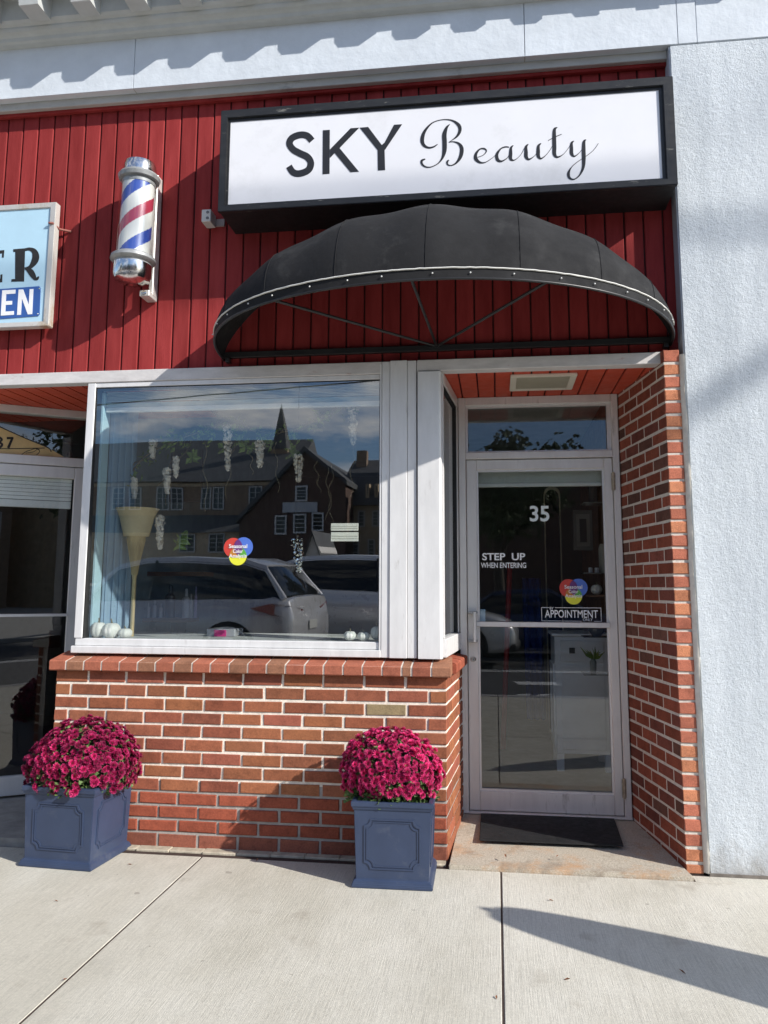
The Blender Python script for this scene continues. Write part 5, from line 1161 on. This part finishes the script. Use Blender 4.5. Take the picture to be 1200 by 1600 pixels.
def mum(T4, cx_, cy_, rx, ry, z0, zc_, rzt, label, seed, lumps, n=330):
    n = int(n*1.75); rnd = random.Random(seed); root = thing('chrysanthemum_plant', label, 'flowering plant', (cx_, cy_, z0), 0, 'magenta potted chrysanthemums')
    base_ = Vector((cx_, cy_, z0)); pts = []
    def surf(d):
        # dome radius in direction d, with soft lumps
        f = 1+sum(a*max(0, d.dot(Vector(l).normalized()))**6 for l, a in lumps)
        return Vector((d.x*rx, d.y*ry, d.z*rzt))*f
    bl_ = [(Vector((rnd.gauss(0, 1), rnd.gauss(0, 1), rnd.gauss(.3, .7))).normalized(), rnd.uniform(-.07, .07)) for _ in range(12)]
    sf0 = surf
    def surf(d): return sf0(d)*(1+sum(a*max(0, d.dot(l))**10 for l, a in bl_))
    gold = PI*(3-5**.5); cand = []
    for i in range(int(n*1.75)):
        z = 1-2*(i+.5)/(n*1.75); 
        if z < -.38: continue
        r = math.sqrt(1-z*z); a = gold*i; d = Vector((r*math.cos(a), r*math.sin(a), z)); d = (d+Vector((rnd.gauss(0, .045), rnd.gauss(0, .045), rnd.gauss(0, .045)))).normalized(); cand.append(d)
    heads = []
    for d in cand:
        if rnd.random() < (.04 if d.z > 0 else .22): continue
        p = surf(d)*rnd.uniform(.87, 1.05); p.z += zc_; nrm = Vector((d.x/rx, d.y/ry, d.z/rzt)).normalized()
        nrm = (nrm+Vector((rnd.gauss(0, .22), rnd.gauss(0, .22), rnd.gauss(.12, .22)))).normalized(); heads.append((p, nrm))
    heads.sort(key=lambda h: (h[1].y)); vis = heads[:100]; rest = heads[100:]
    for p, nn in vis:
        o = bpy.data.objects.new('flower', rnd.choice(HEADS)); C.objects.link(o); o.parent = root
        q = nn.to_track_quat('Z', 'Y') @ __import__('mathutils').Quaternion((0, 0, 1), rnd.uniform(0, 6.28)); s = rnd.uniform(.78, 1.16)
        o.location = Vector((cx_, cy_, 0))+p-base_; o.rotation_mode = 'QUATERNION'; o.rotation_quaternion = q; o.scale = (s, s, s)
    mb = MB()
    for p, nn in rest:
        src = rnd.choice(HEADS); q = (nn.to_track_quat('Z', 'Y') @ __import__('mathutils').Quaternion((0, 0, 1), rnd.uniform(0, 6.28))).to_matrix(); s = rnd.uniform(.78, 1.16); k = rnd.uniform(.6, 1.3)
        o = len(mb.v); mb.v += [Vector((cx_, cy_, 0))+p+q @ (v.co*s) for v in src.vertices]; at = src.attributes['tint'].data
        for i, f in enumerate(src.polygons): mb.f.append([v+o for v in f.vertices]); mb.c.append(tuple(c*k for c in at[i].color[:3]))
    tag(mb.build('flowers', PET, root, tint=True), None, None, kind='stuff')
    # foliage
    mb = MB()
    for i in range(1500):
        z = rnd.uniform(-.55, .95); r = math.sqrt(max(0, 1-z*z)); a = rnd.uniform(0, 2*PI); d = Vector((r*math.cos(a), r*math.sin(a), z)); p = surf(d)*rnd.uniform(.70, .88); p.z += zc_; p += Vector((cx_, cy_, 0))
        leaf2(mb, rnd, p, (d+Vector((rnd.gauss(0, .5), rnd.gauss(0, .5), rnd.gauss(-.1, .5)))), rnd.uniform(.018, .034))
    for i in range(420):
        a = rnd.uniform(0, 2*PI); p = Vector((cx_+math.cos(a)*rx*rnd.uniform(.55, .90), cy_+math.sin(a)*ry*rnd.uniform(.55, .9), z0+rnd.uniform(-.012, .05)))
        leaf2(mb, rnd, p, Vector((math.cos(a), math.sin(a), rnd.gauss(-.1, .5))), rnd.uniform(.02, .038))
    mb.build('leaves', MLEAF, root)
    mb = MB()
    for i in range(70):
        z = rnd.uniform(-.35, .95); r = math.sqrt(max(0, 1-z*z)); a = rnd.uniform(0, 2*PI); p = surf(Vector((r*math.cos(a), r*math.sin(a), z)))*rnd.uniform(.97, 1.05); p.z += zc_; p += Vector((cx_, cy_, 0)); b = rnd.uniform(.003, .0055)
        mb.sphere(p, b, b, b*.9, 6, (.30, .02, .07) if rnd.random() < .6 else (.12, .16, .05))
    tag(mb.build('buds', PET, root, tint=True), None, None, kind='stuff')
    mb = MB()
    for i in range(26):
        a = rnd.uniform(0, 2*PI); e_ = rnd.uniform(.3, .85); mb.tube([(cx_, cy_, z0-.06), (cx_+math.cos(a)*rx*.4*e_, cy_+math.sin(a)*ry*.4*e_, z0+.03), (cx_+math.cos(a)*rx*e_, cy_+math.sin(a)*ry*e_, zc_+.02)], [.004, .003, .002], 5)
    mb.build('stems', M('mum_stem', (.10, .13, .05), .8), root); 
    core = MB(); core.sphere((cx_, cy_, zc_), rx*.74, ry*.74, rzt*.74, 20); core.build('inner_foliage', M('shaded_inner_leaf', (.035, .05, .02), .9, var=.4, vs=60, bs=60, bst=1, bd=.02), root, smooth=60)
def leaf2(mb, rnd, p, d, l):
    d = d.normalized(); s = d.orthogonal().normalized(); s = Matrix.Rotation(rnd.uniform(0, 6.28), 3, d) @ s; n_ = d.cross(s)
    w = l*.42; mb.add([p, p+d*l*.35+s*w+n_*w*.3, p+d*l*.5+s*w*.45, p+d*l*.8+s*w*.7+n_*w*.2, p+d*l, p+d*l*.8-s*w*.7+n_*w*.2, p+d*l*.5-s*w*.45, p+d*l*.35-s*w+n_*w*.3], [(0, 1, 2, 6, 7), (2, 3, 4, 5, 6)])
pr_, TR4 = planter(-.4845, -.229, .366, math.radians(1.0), 'navy square planter with panelled sides at the right corner of the brick wall')
pl_, TL4 = planter(-2.094, -.190, .385, math.radians(-4.0), 'navy square planter with panelled sides at the left end of the brick wall')
mum(TR4, -.512, -.232, .232, .195, .362, .462, .195, 'round magenta chrysanthemum filling the planter beside the door recess', 12, [((.8, -.5, .45), .08), ((-.3, -.3, 1), .03), ((0, 0, 1), -.02)], 330)
mum(TL4, -2.078, -.195, .272, .225, .362, .435, .228, 'broad low magenta chrysanthemum spilling over the left planter', 33, [((.1, -.2, 1), .02), ((-.9, -.4, 0), .05), ((.9, -.4, .1), .04), ((-.8, -.3, .7), -.08)], 400)

# ================================================================== STREET SIDE (seen mirrored in the glass, and behind the camera)
CARP = {}
def carpaint(nm, col): return M('car_paint_'+nm, col, .3, metal=.35, var=.03, vs=2, coat=.8)
CGL = M('car_glass', (.012, .014, .016), .05, var=.02); TYRE = M('tyre_rubber', (.018, .018, .018), .85); RIM = M('wheel_alloy', (.5, .5, .52), .3, metal=.8)
def car(name, label, cx_, cy_, rz, paint, L_=4.5, Wd=1.82, Hh=1.62, suv=True):
    root = thing(name, label, 'car', (cx_, cy_, RZ), rz, 'cars parked and passing across the street')
    T4 = Matrix.Translation((cx_, cy_, RZ)) @ Matrix.Rotation(rz, 4, 'Z')
    def B(mb, *a, **k): mb.v = [T4 @ p for p in mb.v]; return mb.build(*a, **k)
    # stations along x: rear(-) -> front(+): (x, z_low, z_belt, halfwidth)
    S_ = [(-.5, .42, .82, .80), (-.485, .30, 1.02, .90), (-.44, .26, 1.06, .97), (-.30, .25, 1.05, 1.0), (-.05, .24, 1.03, 1.0), (.20, .24, .99, 1.0), (.34, .25, .94, .98), (.43, .27, .84, .92), (.485, .30, .72, .80), (.5, .36, .60, .70)]
    mb = MB(); vs = []; fs = []; k = 14; hw = Wd/2
    for x, zl, zb_, w in S_:
        w *= hw; zl *= Hh/1.62; zb_ *= Hh/1.62; m_ = (zl+zb_)/2
        sec = [(-w*.90, zl), (-w*.99, zl+.08), (-w, m_-.05), (-w*.985, m_+.12), (-w*.95, zb_-.03), (-w*.88, zb_+.015), (-w*.4, zb_+.04), (w*.4, zb_+.04), (w*.88, zb_+.015), (w*.95, zb_-.03), (w*.985, m_+.12), (w, m_-.05), (w*.99, zl+.08), (w*.90, zl)]
        vs += [(x*L_, y, z) for y, z in sec]
    for i in range(len(S_)-1):
        for j in range(k): fs.append((i*k+j, i*k+(j+1) % k, (i+1)*k+(j+1) % k, (i+1)*k+j))
    fs += [list(range(k)), [(len(S_)-1)*k+j for j in range(k)]]
    mb.add(vs, fs); B(mb, 'body', paint, root, smooth=50)
    # greenhouse: glass volume with roof and pillars
    G = [(-.47, 1.04, 1.10, .84, .80), (-.40, 1.05, 1.48, .90, .72), (-.33, 1.05, 1.575, .92, .70), (-.12, 1.04, Hh-.02, .93, .72), (.02, 1.02, Hh-.03, .93, .72), (.12, 1.00, 1.50, .92, .72), (.235, .97, 1.06, .90, .82)]
    if not suv: G = [(-.42, 1.04, 1.10, .84, .8), (-.28, 1.05, 1.40, .9, .7), (-.15, 1.05, 1.45, .92, .70), (.0, 1.02, 1.45, .93, .7), (.08, 1.0, 1.38, .92, .72), (.24, .96, 1.02, .9, .8)]
    sc = Hh/1.62; mb = MB(); vs = []; fs = []
    for x, zb_, zt_, wb, wt in G:
        zb_ *= sc; zt_ = zt_*sc if zt_ < Hh-.05 else zt_
        vs += [(x*L_, -wb*hw, zb_), (x*L_, -wt*hw, zt_-.05), (x*L_, -wt*hw+.08, zt_), (x*L_, wt*hw-.08, zt_), (x*L_, wt*hw, zt_-.05), (x*L_, wb*hw, zb_)]
    for i in range(len(G)-1):
        for j in range(6): fs.append((i*6+j, i*6+(j+1) % 6, (i+1)*6+(j+1) % 6, (i+1)*6+j))
    fs += [[0, 1, 2, 3, 4, 5], [(len(G)-1)*6+j for j in range(6)]]; mb.add(vs, fs); B(mb, 'windows', CGL, root, smooth=40)
    def gs(i): x, zb_, zt_, wb, wt = G[i]; return x*L_, zb_*sc, (zt_*sc if zt_ < Hh-.05 else zt_), wb*hw, wt*hw
    mb = MB(); pts = [gs(i) for i in range(1, len(G)-1)]; o = len(mb.v); vs = []; fs = []
    for x, zb_, zt_, wb, wt in pts: vs += [(x, -wt-.012, zt_-.075), (x, -wt+.03, zt_+.008), (x, -wt+.14, zt_+.022), (x, wt-.14, zt_+.022), (x, wt-.03, zt_+.008), (x, wt+.012, zt_-.075), (x, wt-.02, zt_-.06), (x, -wt+.02, zt_-.06)]
    for i in range(len(pts)-1):
        for j in range(8): fs.append((i*8+j, i*8+(j+1) % 8, (i+1)*8+(j+1) % 8, (i+1)*8+j))
    fs += [list(range(8)), [(len(pts)-1)*8+j for j in range(8)]]; mb.add(vs, fs); B(mb, 'roof', paint, root, smooth=50)
    for sgn in (-1, 1):
        for (i0, f0, i1, f1) in ((0, 0, 1, 1), (len(G)-1, 0, len(G)-2, 1)):
            a = gs(i0); b = gs(i1); mb = MB(); mb.tube([(a[0], sgn*(a[3]-.01), a[1]), (b[0], sgn*(b[4]-.005), b[2]-.05)], [.05, .035], 8); B(mb, 'pillar', paint, root, smooth=60)
        x = -.02*L_; mb = MB(); mb.tube([(x, sgn*(.925*hw), 1.02*sc), (x, sgn*(.715*hw+.005), Hh-.07)], .028, 6); B(mb, 'pillar', BLACKM if False else CGL, root)
        for xx in (-.30, .30):
            r = .34*sc; mb = MB(); ax = Matrix.Rotation(PI/2, 3, 'X')
            mb.lathe([(r*.62, -.10), (r*.9, -.11), (r, -.08), (r, .08), (r*.9, .11), (r*.62, .10)], (xx*L_, sgn*(hw-.10), r), 28, axis=ax); t = B(mb, 'wheel', TYRE, root, smooth=50)
            mb = MB(); mb.lathe([(.001, .115), (r*.2, .115), (r*.6, .102), (r*.6, -.09), (.001, -.09)] if sgn < 0 else [(.001, -.115), (r*.2, -.115), (r*.6, -.102), (r*.6, .09), (.001, .09)], (xx*L_, sgn*(hw-.10), r), 20, axis=ax); B(mb, 'rim', RIM, t, smooth=40)
            mb = MB(); mb.ring([(xx*L_+r*1.22*math.cos(q), sgn*(hw+.006), max(.26, r+r*1.22*math.sin(q))) for q in [2*PI*i/24 for i in range(24)]], [(xx*L_+r*1.03*math.cos(q), sgn*(hw+.006), max(.24, r+r*1.03*math.sin(q))) for q in [2*PI*i/24 for i in range(24)]], (0, -sgn*.05, 0)); B(mb, 'wheel_arch', TYRE, root)
        # lamps wrapping the corners
        mb = MB(); mb.prism([(-.492*L_, sgn*.40*hw, .84*sc), (-.485*L_, sgn*.86*hw, .80*sc), (-.44*L_, sgn*(.975*hw), .84*sc), (-.37*L_, sgn*(1.0*hw), .93*sc), (-.44*L_, sgn*(.965*hw), .99*sc), (-.487*L_, sgn*.85*hw, .96*sc), (-.497*L_, sgn*.40*hw, .90*sc)], (-.012, sgn*.006, 0)); B(mb, 'tail_light', M('tail_light_red', (.22, .008, .010), .12, coat=1), root)
        mb = MB(); mb.prism([(.47*L_, sgn*.55*hw, .66*sc), (.43*L_, sgn*.90*hw, .70*sc), (.40*L_, sgn*.955*hw, .78*sc), (.46*L_, sgn*.6*hw, .74*sc)], (.03, sgn*.02, 0)); B(mb, 'headlight', M('headlight_lens', (.7, .72, .75), .05, metal=.4), root)
        mb = MB(); mb.sphere((.17*L_, sgn*(hw+.10), 1.02*sc), .06, .10, .07, 10); B(mb, 'mirror', paint, root, smooth=60)
    mb = MB(); mb.box(-.508*L_, -.44*L_, -hw*.86, hw*.86, .30*sc, .44*sc, ch=.03); B(mb, 'bumper', M('bumper_plastic', (.03, .03, .03), .6), root)
    mb = MB(); mb.box(-.503*L_-.01, -.49*L_, -.16, .16, .62*sc, .74*sc, ch=.004); B(mb, 'number_plate', flat('plate_pale', (.45, .45, .42)), root)
    mb = MB(); mb.box(.44*L_, .507*L_, -hw*.8, hw*.8, .28*sc, .42*sc, ch=.03); B(mb, 'front_bumper', MATS['bumper_plastic'], root)
    return root
car('parked_car', 'silver sport utility car parked tail towards the white car, mirrored in the shop window', -5.0, -7.9, math.radians(187), carpaint('silver', (.55, .55, .56)), 4.6, 1.85, 1.70)
car('parked_car', 'white sport utility car parked behind the silver one, mirrored in the shop window', -1.95, -10.9, math.radians(4), carpaint('white', (.85, .85, .84)), 4.7, 1.9, 1.76)
car('parked_car', 'dark blue low car parked opposite the glass door', 1.2, -13.2, math.radians(2), carpaint('blue', (.02, .04, .11)), 4.5, 1.8, 1.45, False)
car('parked_car', 'grey car parked far along the street on the left', -13.5, -12.6, math.radians(0), carpaint('grey', (.35, .36, .38)), 4.5, 1.85, 1.65)

# buildings opposite
def wallbox(mb, x0, x1, y0, y1, z0, z1): mb.box(x0, x1, y0, y1, z0, z1)
DBR = M('dark_brown_brickwork', (.27, .19, .13), .9, var=.25, vs=3, bs=4, bst=.4)
TAN = M('tan_stone', (.55, .43, .28), .9, var=.2, vs=2)
SLATE = M('slate_roof', (.075, .08, .085), .8, var=.25, vs=2)
WFR = flat('window_frame_white', (.62, .62, .60)); WGL = M('far_window_glass', (.02, .025, .03), .08)
def window(root, x0, x1, z0, z1, y, arch=False, mull=2, f=.09):
    mb = MB(); mb.ring([(x0-f, y, z0-f), (x1+f, y, z0-f), (x1+f, y, z1+f), (x0-f, y, z1+f)], [(x0, y, z0), (x1, y, z0), (x1, y, z1), (x0, y, z1)], (0, .09, 0))
    for k in range(1, mull): x = x0+(x1-x0)*k/mull; mb.box(x-.03, x+.03, y, y+.08, z0, z1)
    for k in (1, 2, 3): z = z0+(z1-z0)*k/4; mb.box(x0, x1, y+.01, y+.07, z-.02, z+.02)
    w = mb.build('window', WFR, root); mb = MB(); mb.box(x0, x1, y-.02, y+.02, z0, z1); mb.build('pane', WGL, w)
# church: mirrored coordinates -> real
def Rp(u, v, yp): return refl(u, v, yp)
yc = 58; CL, CR = Rp(120, 700, yc).x, Rp(452, 700, yc).x; ridge = (Rp(250, 686, yc).z+Rp(440, 698, yc).z)/2; eave = Rp(350, 752, yc).z; yF = 2*GY-yc
ch = thing('church', 'long dark church with slate roof, mullioned windows and a pointed spire across the street', 'church', ((CL+CR)/2, yF, RZ))
mb = MB(); mb.box(CL-8, CR, yF-14, yF, RZ, eave); mb.build('wall', DBR, ch)
mb = MB(); mb.prism([(CL-8.4, yF+.5, eave), (CL-8.4, yF-7, ridge+1.2), (CL-8.4, yF-14.5, eave)], (CR-CL+8.8, 0, 0)); mb.build('roof', SLATE, ch)
mb = MB(); mb.box(CL-8, CR, yF, yF+3, RZ, eave-4.2); mb.build('aisle_wall', TAN, ch); mb = MB(); mb.prism([(CL-8, yF+3.3, eave-4.2), (CL-8, yF, eave-2.7), (CL-8, yF, eave-4.2)], (CR-CL+8, 0, 0)); mb.build('aisle_roof', SLATE, ch)
for (u0, u1) in ((180, 196), (206, 222), (248, 264), (270, 286), (318, 330), (336, 350), (392, 408)): 
    x0, x1 = Rp(u0, 775, yc).x, Rp(u1, 775, yc).x; window(ch, x0, x1, Rp(300, 795, yc).z, Rp(300, 763, yc).z, yF+.02)
mb = MB(); mb.box(CL-8, CR, yF+.001, yF+.12, Rp(300, 773, yc).z-.9, Rp(300, 773, yc).z-.5) if False else mb.box(CL-8, CR+.05, yF+.001, yF+.15, eave-.35, eave-.1); mb.build('eaves_band', TAN, ch)
for (u0, u1) in ((283, 305), (330, 350)): x0, x1 = Rp(u0, 840, yc-3).x, Rp(u1, 840, yc-3).x; window(ch, x0, x1, Rp(300, 862, yc-3).z, Rp(300, 836, yc-3).z, yF+3.02)
sx = Rp(415, 700, yc).x; sw2 = abs(Rp(429, 700, yc).x-Rp(401, 700, yc).x)/2; sz = Rp(415, 690, yc).z; st_ = Rp(415, 634, yc).z+1.0
mb = MB(); mb.box(sx-sw2, sx+sw2, yF-5-sw2, yF-5+sw2, eave, sz); mb.build('tower', DBR, ch)
mb = MB(); k = 8; mb.lathe([(sw2*1.2, sz), (sw2*1.05, sz+.4), (.02, st_)], (sx, yF-5, 0), 8); mb.build('spire', SLATE, ch)
# gabled brick hall
yg = 47; yG = 2*GY-yg; ax, az = Rp(478, 706, yg).x, Rp(478, 706, yg).z; ex0, ez0 = Rp(375, 815, yg).x, Rp(375, 815, yg).z; ex1, ez1 = Rp(541, 757, yg).x, Rp(541, 757, yg).z
hall = thing('brick_hall', 'dark gabled brick hall across the street with white framed windows and a pale sign band', 'building', (ax, yG, RZ))
mb = MB(); mb.prism([(ex0, yG, RZ), (ex1, yG, RZ), (ex1, yG, ez1), (ax, yG, az), (ex0, yG, ez0)], (0, -16, 0)); mb.build('wall', M('dark_hall_brick', (.11, .065, .05), .9, var=.25, vs=3), hall)
mb = MB(); t = .35
for (bx, bz) in ((ex0, ez0), (ex1, ez1)):
    d = Vector((bx-ax, 0, bz-az)).normalized(); mb.prism([(ax, yG+.4, az+t), (ax, yG+.4, az+.02), (bx+d.x*.2, yG+.4, bz+d.z*.2+.02), (bx+d.x*.2, yG+.4, bz+d.z*.2+t)], (0, -16.8, 0))
mb.build('roof', SLATE, hall)
for (u0, u1, v0, v1) in ((433, 447, 808, 833), (462, 477, 806, 831), (491, 505, 804, 828), (465, 479, 762, 781)):
    window(hall, Rp(u0, v0, yg).x, Rp(u1, v0, yg).x, Rp((u0+u1)/2, v1, yg).z, Rp((u0+u1)/2, v0, yg).z, yG+.02, mull=1, f=.11)
a = Rp(443, 803, yg); b = Rp(498, 783, yg); mb = MB(); mb.box(a.x, b.x, yG+.002, yG+.14, (a.z+b.z)/2-.33, (a.z+b.z)/2+.33); mb.build('sign_band', flat('sign_band_grey', (.50, .52, .54)), hall)
# stone house with mansard roof and chimney
ys = 50; yS = 2*GY-ys; x0 = Rp(547, 800, ys).x; x1 = Rp(700, 800, ys).x; e_ = Rp(590, 790, ys).z; r_ = Rp(575, 735, ys).z
sh_ = thing('stone_house', 'tan stone house with mansard roof, dormers and a brick chimney across the street', 'building', (x0, yS, RZ))
mb = MB(); mb.box(x0, x1, yS-12, yS, RZ, e_); mb.build('wall', TAN, sh_)
mb = MB(); mb.prism([(x0-.4, yS+.5, e_), (x0-.4, yS-1.4, r_), (x0-.4, yS-4, r_+1.2), (x0-.4, yS-12, e_)], (x1-x0+.8, 0, 0)); rf = mb.build('roof', SLATE, sh_)
cxx = Rp(556, 720, ys).x; mb = MB(); mb.box(cxx-.35, cxx+.35, yS-3.4, yS-2.6, r_, Rp(556, 709, ys).z+.6); mb.build('chimney', DBR, rf)
for (u0, u1, v0, v1) in ((562, 569, 800, 822), (584, 591, 800, 822), (578, 585, 845, 868), (553, 560, 845, 868), (603, 611, 800, 822), (630, 640, 800, 822)):
    window(sh_, Rp(u0, v0, ys).x, Rp(u1, v0, ys).x, Rp(580, v1, ys).z, Rp(580, v0, ys).z, yS+.02, mull=1)
for (u0, u1) in ((572, 578), (586, 592), (610, 618)):
    mb = MB(); a = Rp(u0, 780, ys); b = Rp(u1, 757, ys); mb.box(a.x, b.x, yS-1.4, yS+.1, a.z, b.z); dm_ = mb.build('dormer', TAN, sh_); mb = MB(); mb.box(a.x+.15, b.x-.15, yS+.105, yS+.13, a.z+.3, b.z-.15); mb.build('pane', WGL, dm_)
# small white gable shed
yt = 24; a = Rp(478, 862, yt); b = Rp(502, 862, yt); t = Rp(489.5, 834, yt); yT = 2*GY-yt
shd = thing('small_shed', 'little white gabled kiosk standing before the brick hall', 'shed', (t.x, yT, RZ)); mb = MB(); mb.prism([(a.x, yT, RZ), (b.x, yT, RZ), (b.x, yT, a.z), (t.x, yT, t.z), (a.x, yT, a.z)], (0, -3, 0)); mb.build('wall', flat('shed_white', (.66, .64, .60)), shd)
mb = MB(); 
for q in (a, b): mb.prism([(t.x, yT+.2, t.z+.10), (t.x, yT+.2, t.z+.01), (q.x+(q.x-t.x)*.2, yT+.2, q.z-.3), (q.x+(q.x-t.x)*.2, yT+.2, q.z-.2)], (0, -3.3, 0))
mb.build('roof', SLATE, shd)
# more of the street wall so that reflections to both sides have something in them
def block(label, x0, x1, y, h, mat, n, fl):
    t = thing('street_building', label, 'building', ((x0+x1)/2, y, RZ)); mb = MB(); mb.box(x0, x1, y-10, y, RZ, h); mb.build('wall', mat, t); mb = MB(); mb.box(x0-.3, x1+.3, y-10.3, y+.3, h, h+.4, ch=.05); mb.build('parapet', TAN, t)
    for k in range(n):
        for j in range(fl): xx = x0+(k+.5)*(x1-x0)/n; z = 1.2+j*3.2; window(t, xx-.55, xx+.55, z, z+1.5, y+.02, mull=2)
block('flat roofed brown brick block to the right across the street', 6, 26, -42, 8.6, DBR, 7, 2)
block('tan flat roofed block far to the right across the street', 28, 50, -40, 9.5, TAN, 8, 3)
block('plain dark brick block added across the street to darken the glass door reflection', -4.6, 5.6, -40, 8.3, MATS['dark_hall_brick'], 0, 2)  # windowless dark block added so the door glass mirrors something dark
block('low dark brick block far to the left across the street', -75, -48, -44, 8.5, DBR, 9, 2)

# trees across the street
BARK = M('tree_bark', (.10, .08, .06), .95, var=.3, vs=8, bs=20, bst=.6, bd=.02); TL = M('tree_leaves', (.055, .085, .025), .7, var=.4, vs=1.5)
def tree(label, x, y, h, r, seed, nl=5200):
    rnd = random.Random(seed); t = thing('street_tree', label, 'tree', (x, y, RZ)); mb = MB(); tips = []
    mb.tube([(x, y, RZ-.1), (x+.05, y, h*.2), (x-.03, y+.05, h*.42)], [h*.028, h*.022, h*.018], 10)
    for k in range(9):
        a = k*2.4; e_ = rnd.uniform(.35, 1); p = Vector((x-.03, y+.05, h*rnd.uniform(.3, .45))); q = p+Vector((math.cos(a)*r*.5*e_, math.sin(a)*r*.5*e_, h*.22)); s = q+Vector((math.cos(a+.4)*r*.35, math.sin(a+.4)*r*.35, h*.14)); mb.tube([p, q, s], [h*.012, h*.007, h*.002], 6); tips += [q, s, (q+s)/2]
    mb.build('trunk', BARK, t, smooth=60); mb = MB(); cl_ = [(tp+Vector((rnd.gauss(0, r*.18), rnd.gauss(0, r*.18), rnd.gauss(0, h*.05))), r*rnd.uniform(.18, .34)) for tp in tips for _ in range(2)]
    for i in range(nl):
        c, rr = rnd.choice(cl_); d = Vector((rnd.gauss(0, 1), rnd.gauss(0, 1), rnd.gauss(0, .8))).normalized(); p = c+d*rr*rnd.uniform(.5, 1.1); leaf2(mb, rnd, p, Vector((rnd.gauss(0, 1), rnd.gauss(0, 1), rnd.gauss(-.3, .8))), rnd.uniform(.12, .24))
    mb.build('crown', TL, t)
tree('leafy street tree across the road opposite the glass door', .05, -15.6, 6.15, 1.6, 5, 4200)
tree('broad street tree across the road to the left', -17, -17, 8.5, 3.2, 6)
tree('street tree beside the tan block across the road', 12, -17, 8, 3, 7)

# overhead cables (their soft shadows cross the sign and the stucco; one shows as a reflected line)
def along(P, k): return Vector(P)+Vector((1.9, -1, 1.27))*k
CAB = M('cable_black', (.02, .02, .02), .7)
A_ = oy(905, 274, -.2); B_ = oy(420, 306, -.2)
a1 = along(A_, 7.0); b1 = along(B_, 7.0); d = (a1-b1).normalized()
def cable(nm, lab, a, b, r, sag=.0):
    d = (b-a); mb = MB(); mb.tube([a+d*(t/20)-Vector((0, 0, sag*(1-(2*t/20-1)**2))) for t in range(21)], r, 8); tag(mb.build(nm, CAB, smooth=60), lab, 'cable', 'overhead street cables')
cable('overhead_cable', 'thick bundled overhead cable running over the sidewalk high above the sign', b1-d*12, a1+d*10, .030)
A2_ = oy(1195, 565, -.06); B2_ = oy(1100, 625, -.06); a2 = along(A2_, 8); b2 = along(B2_, 8); d2 = Vector((1, -.06, .08)).normalized()
dd_ = (a2-b2).normalized(); cable('overhead_cable', 'steeply rising overhead cable over the right end of the sidewalk', b2-dd_*.6, a2+dd_*14, .05)
a3 = refl(150, 633, 9); b3 = refl(600, 594, 9); cable('overhead_cable', 'thin single overhead cable above the road, mirrored across the top of the window', a3-(b3-a3)*2, b3+(b3-a3)*3, .012)

# invented parasol, unseen right of the view, added to cast the long sidewalk shadow
par = thing('shadow_caster_parasol', 'unseen folded grey parasol added right of the view to cast the sidewalk shadow', 'parasol', (2.2, -1.76, 0))
mb = MB(); mb.tube([(2.2, -1.76, .05), (2.2, -1.76, 1.52)], .018, 10); mb.build('pole', BLACKM, par, smooth=60)
mb = MB(); mb.lathe([(.23, 0.001), (.23, .04), (.20, .06), (.03, .07), (.03, .12), (.001, .12)], (2.2, -1.76, 0), 28); mb.build('base', M('shadow_caster_base', (.2, .2, .2), .8), par, smooth=40)
mb = MB(); K = 32; vs = []; fs = []; random.seed(14)
for i in range(25):
    t = i/24; z = 1.50-1.05*t; r = .01+.275*t**.42
    for j in range(K): a = 2*PI*j/K; f = 1-.42*abs(math.sin(4*a+.4*t))**1.0*min(1, t*2); vs.append((2.2+.03*math.sin(3*t)+r*f*math.cos(a), -1.76+r*f*math.sin(a), z-.05*math.cos(4*a)*t))
for i in range(24):
    for j in range(K): fs.append((i*K+j, i*K+(j+1) % K, (i+1)*K+(j+1) % K, (i+1)*K+j))
mb.add(vs, fs); mb.build('canopy', flat('shadow_caster_canvas', (.3, .3, .28), .9), par, smooth=60)

# litter on the sidewalk
LIT = M('dry_leaf', (.22, .09, .04), .9, var=.4, vs=60)
random.seed(19)
for i, (u, v, s, lab) in enumerate(((203, 1351, 5, 'dry curled leaf on the sidewalk beside the left planter'), (102, 1531, 6, 'reddish dry leaf caught in the diagonal sidewalk joint'), (88, 1408, 4, 'tiny dark leaf scrap below the left planter'), (861, 1407, 5, 'brown leaf scrap inside the tip of the long shadow'), (1066, 1519, 6, 'curled brown leaf inside the long shadow near the right edge'), (886, 1531, 5, 'small reddish leaf on bare sunlit concrete right of the joint'), (790, 1338, 6, 'brown crumpled leaf on the granite doorstep'), (871, 1338, 4, 'dark chip on the granite doorstep near the mat'), (402, 1344, 5, 'dark leaf scrap at the foot of the brick wall'), (776, 1559, 4, 'rust coloured leaf crumb in the straight sidewalk joint'))):
    z = .047 if 'doorstep' in lab else .002; p = oz(u, v, z); mb = MB(); l = s*.0024; a = random.uniform(0, 6)
    d = Vector((math.cos(a), math.sin(a), .1)); q = Vector((-math.sin(a), math.cos(a), .35)); mb.add([p-d*l, p+q*l*.45+Vector((0, 0, l*.3)), p+d*l+Vector((0, 0, l*.4)), p-q*l*.3+Vector((0, 0, l*.45)), p+Vector((0, 0, l*.05))], [(0, 4, 1), (1, 4, 2), (2, 4, 3), (3, 4, 0)])
    tag(mb.build('fallen_leaf', LIT), lab, 'leaf', 'dry leaves on the ground')
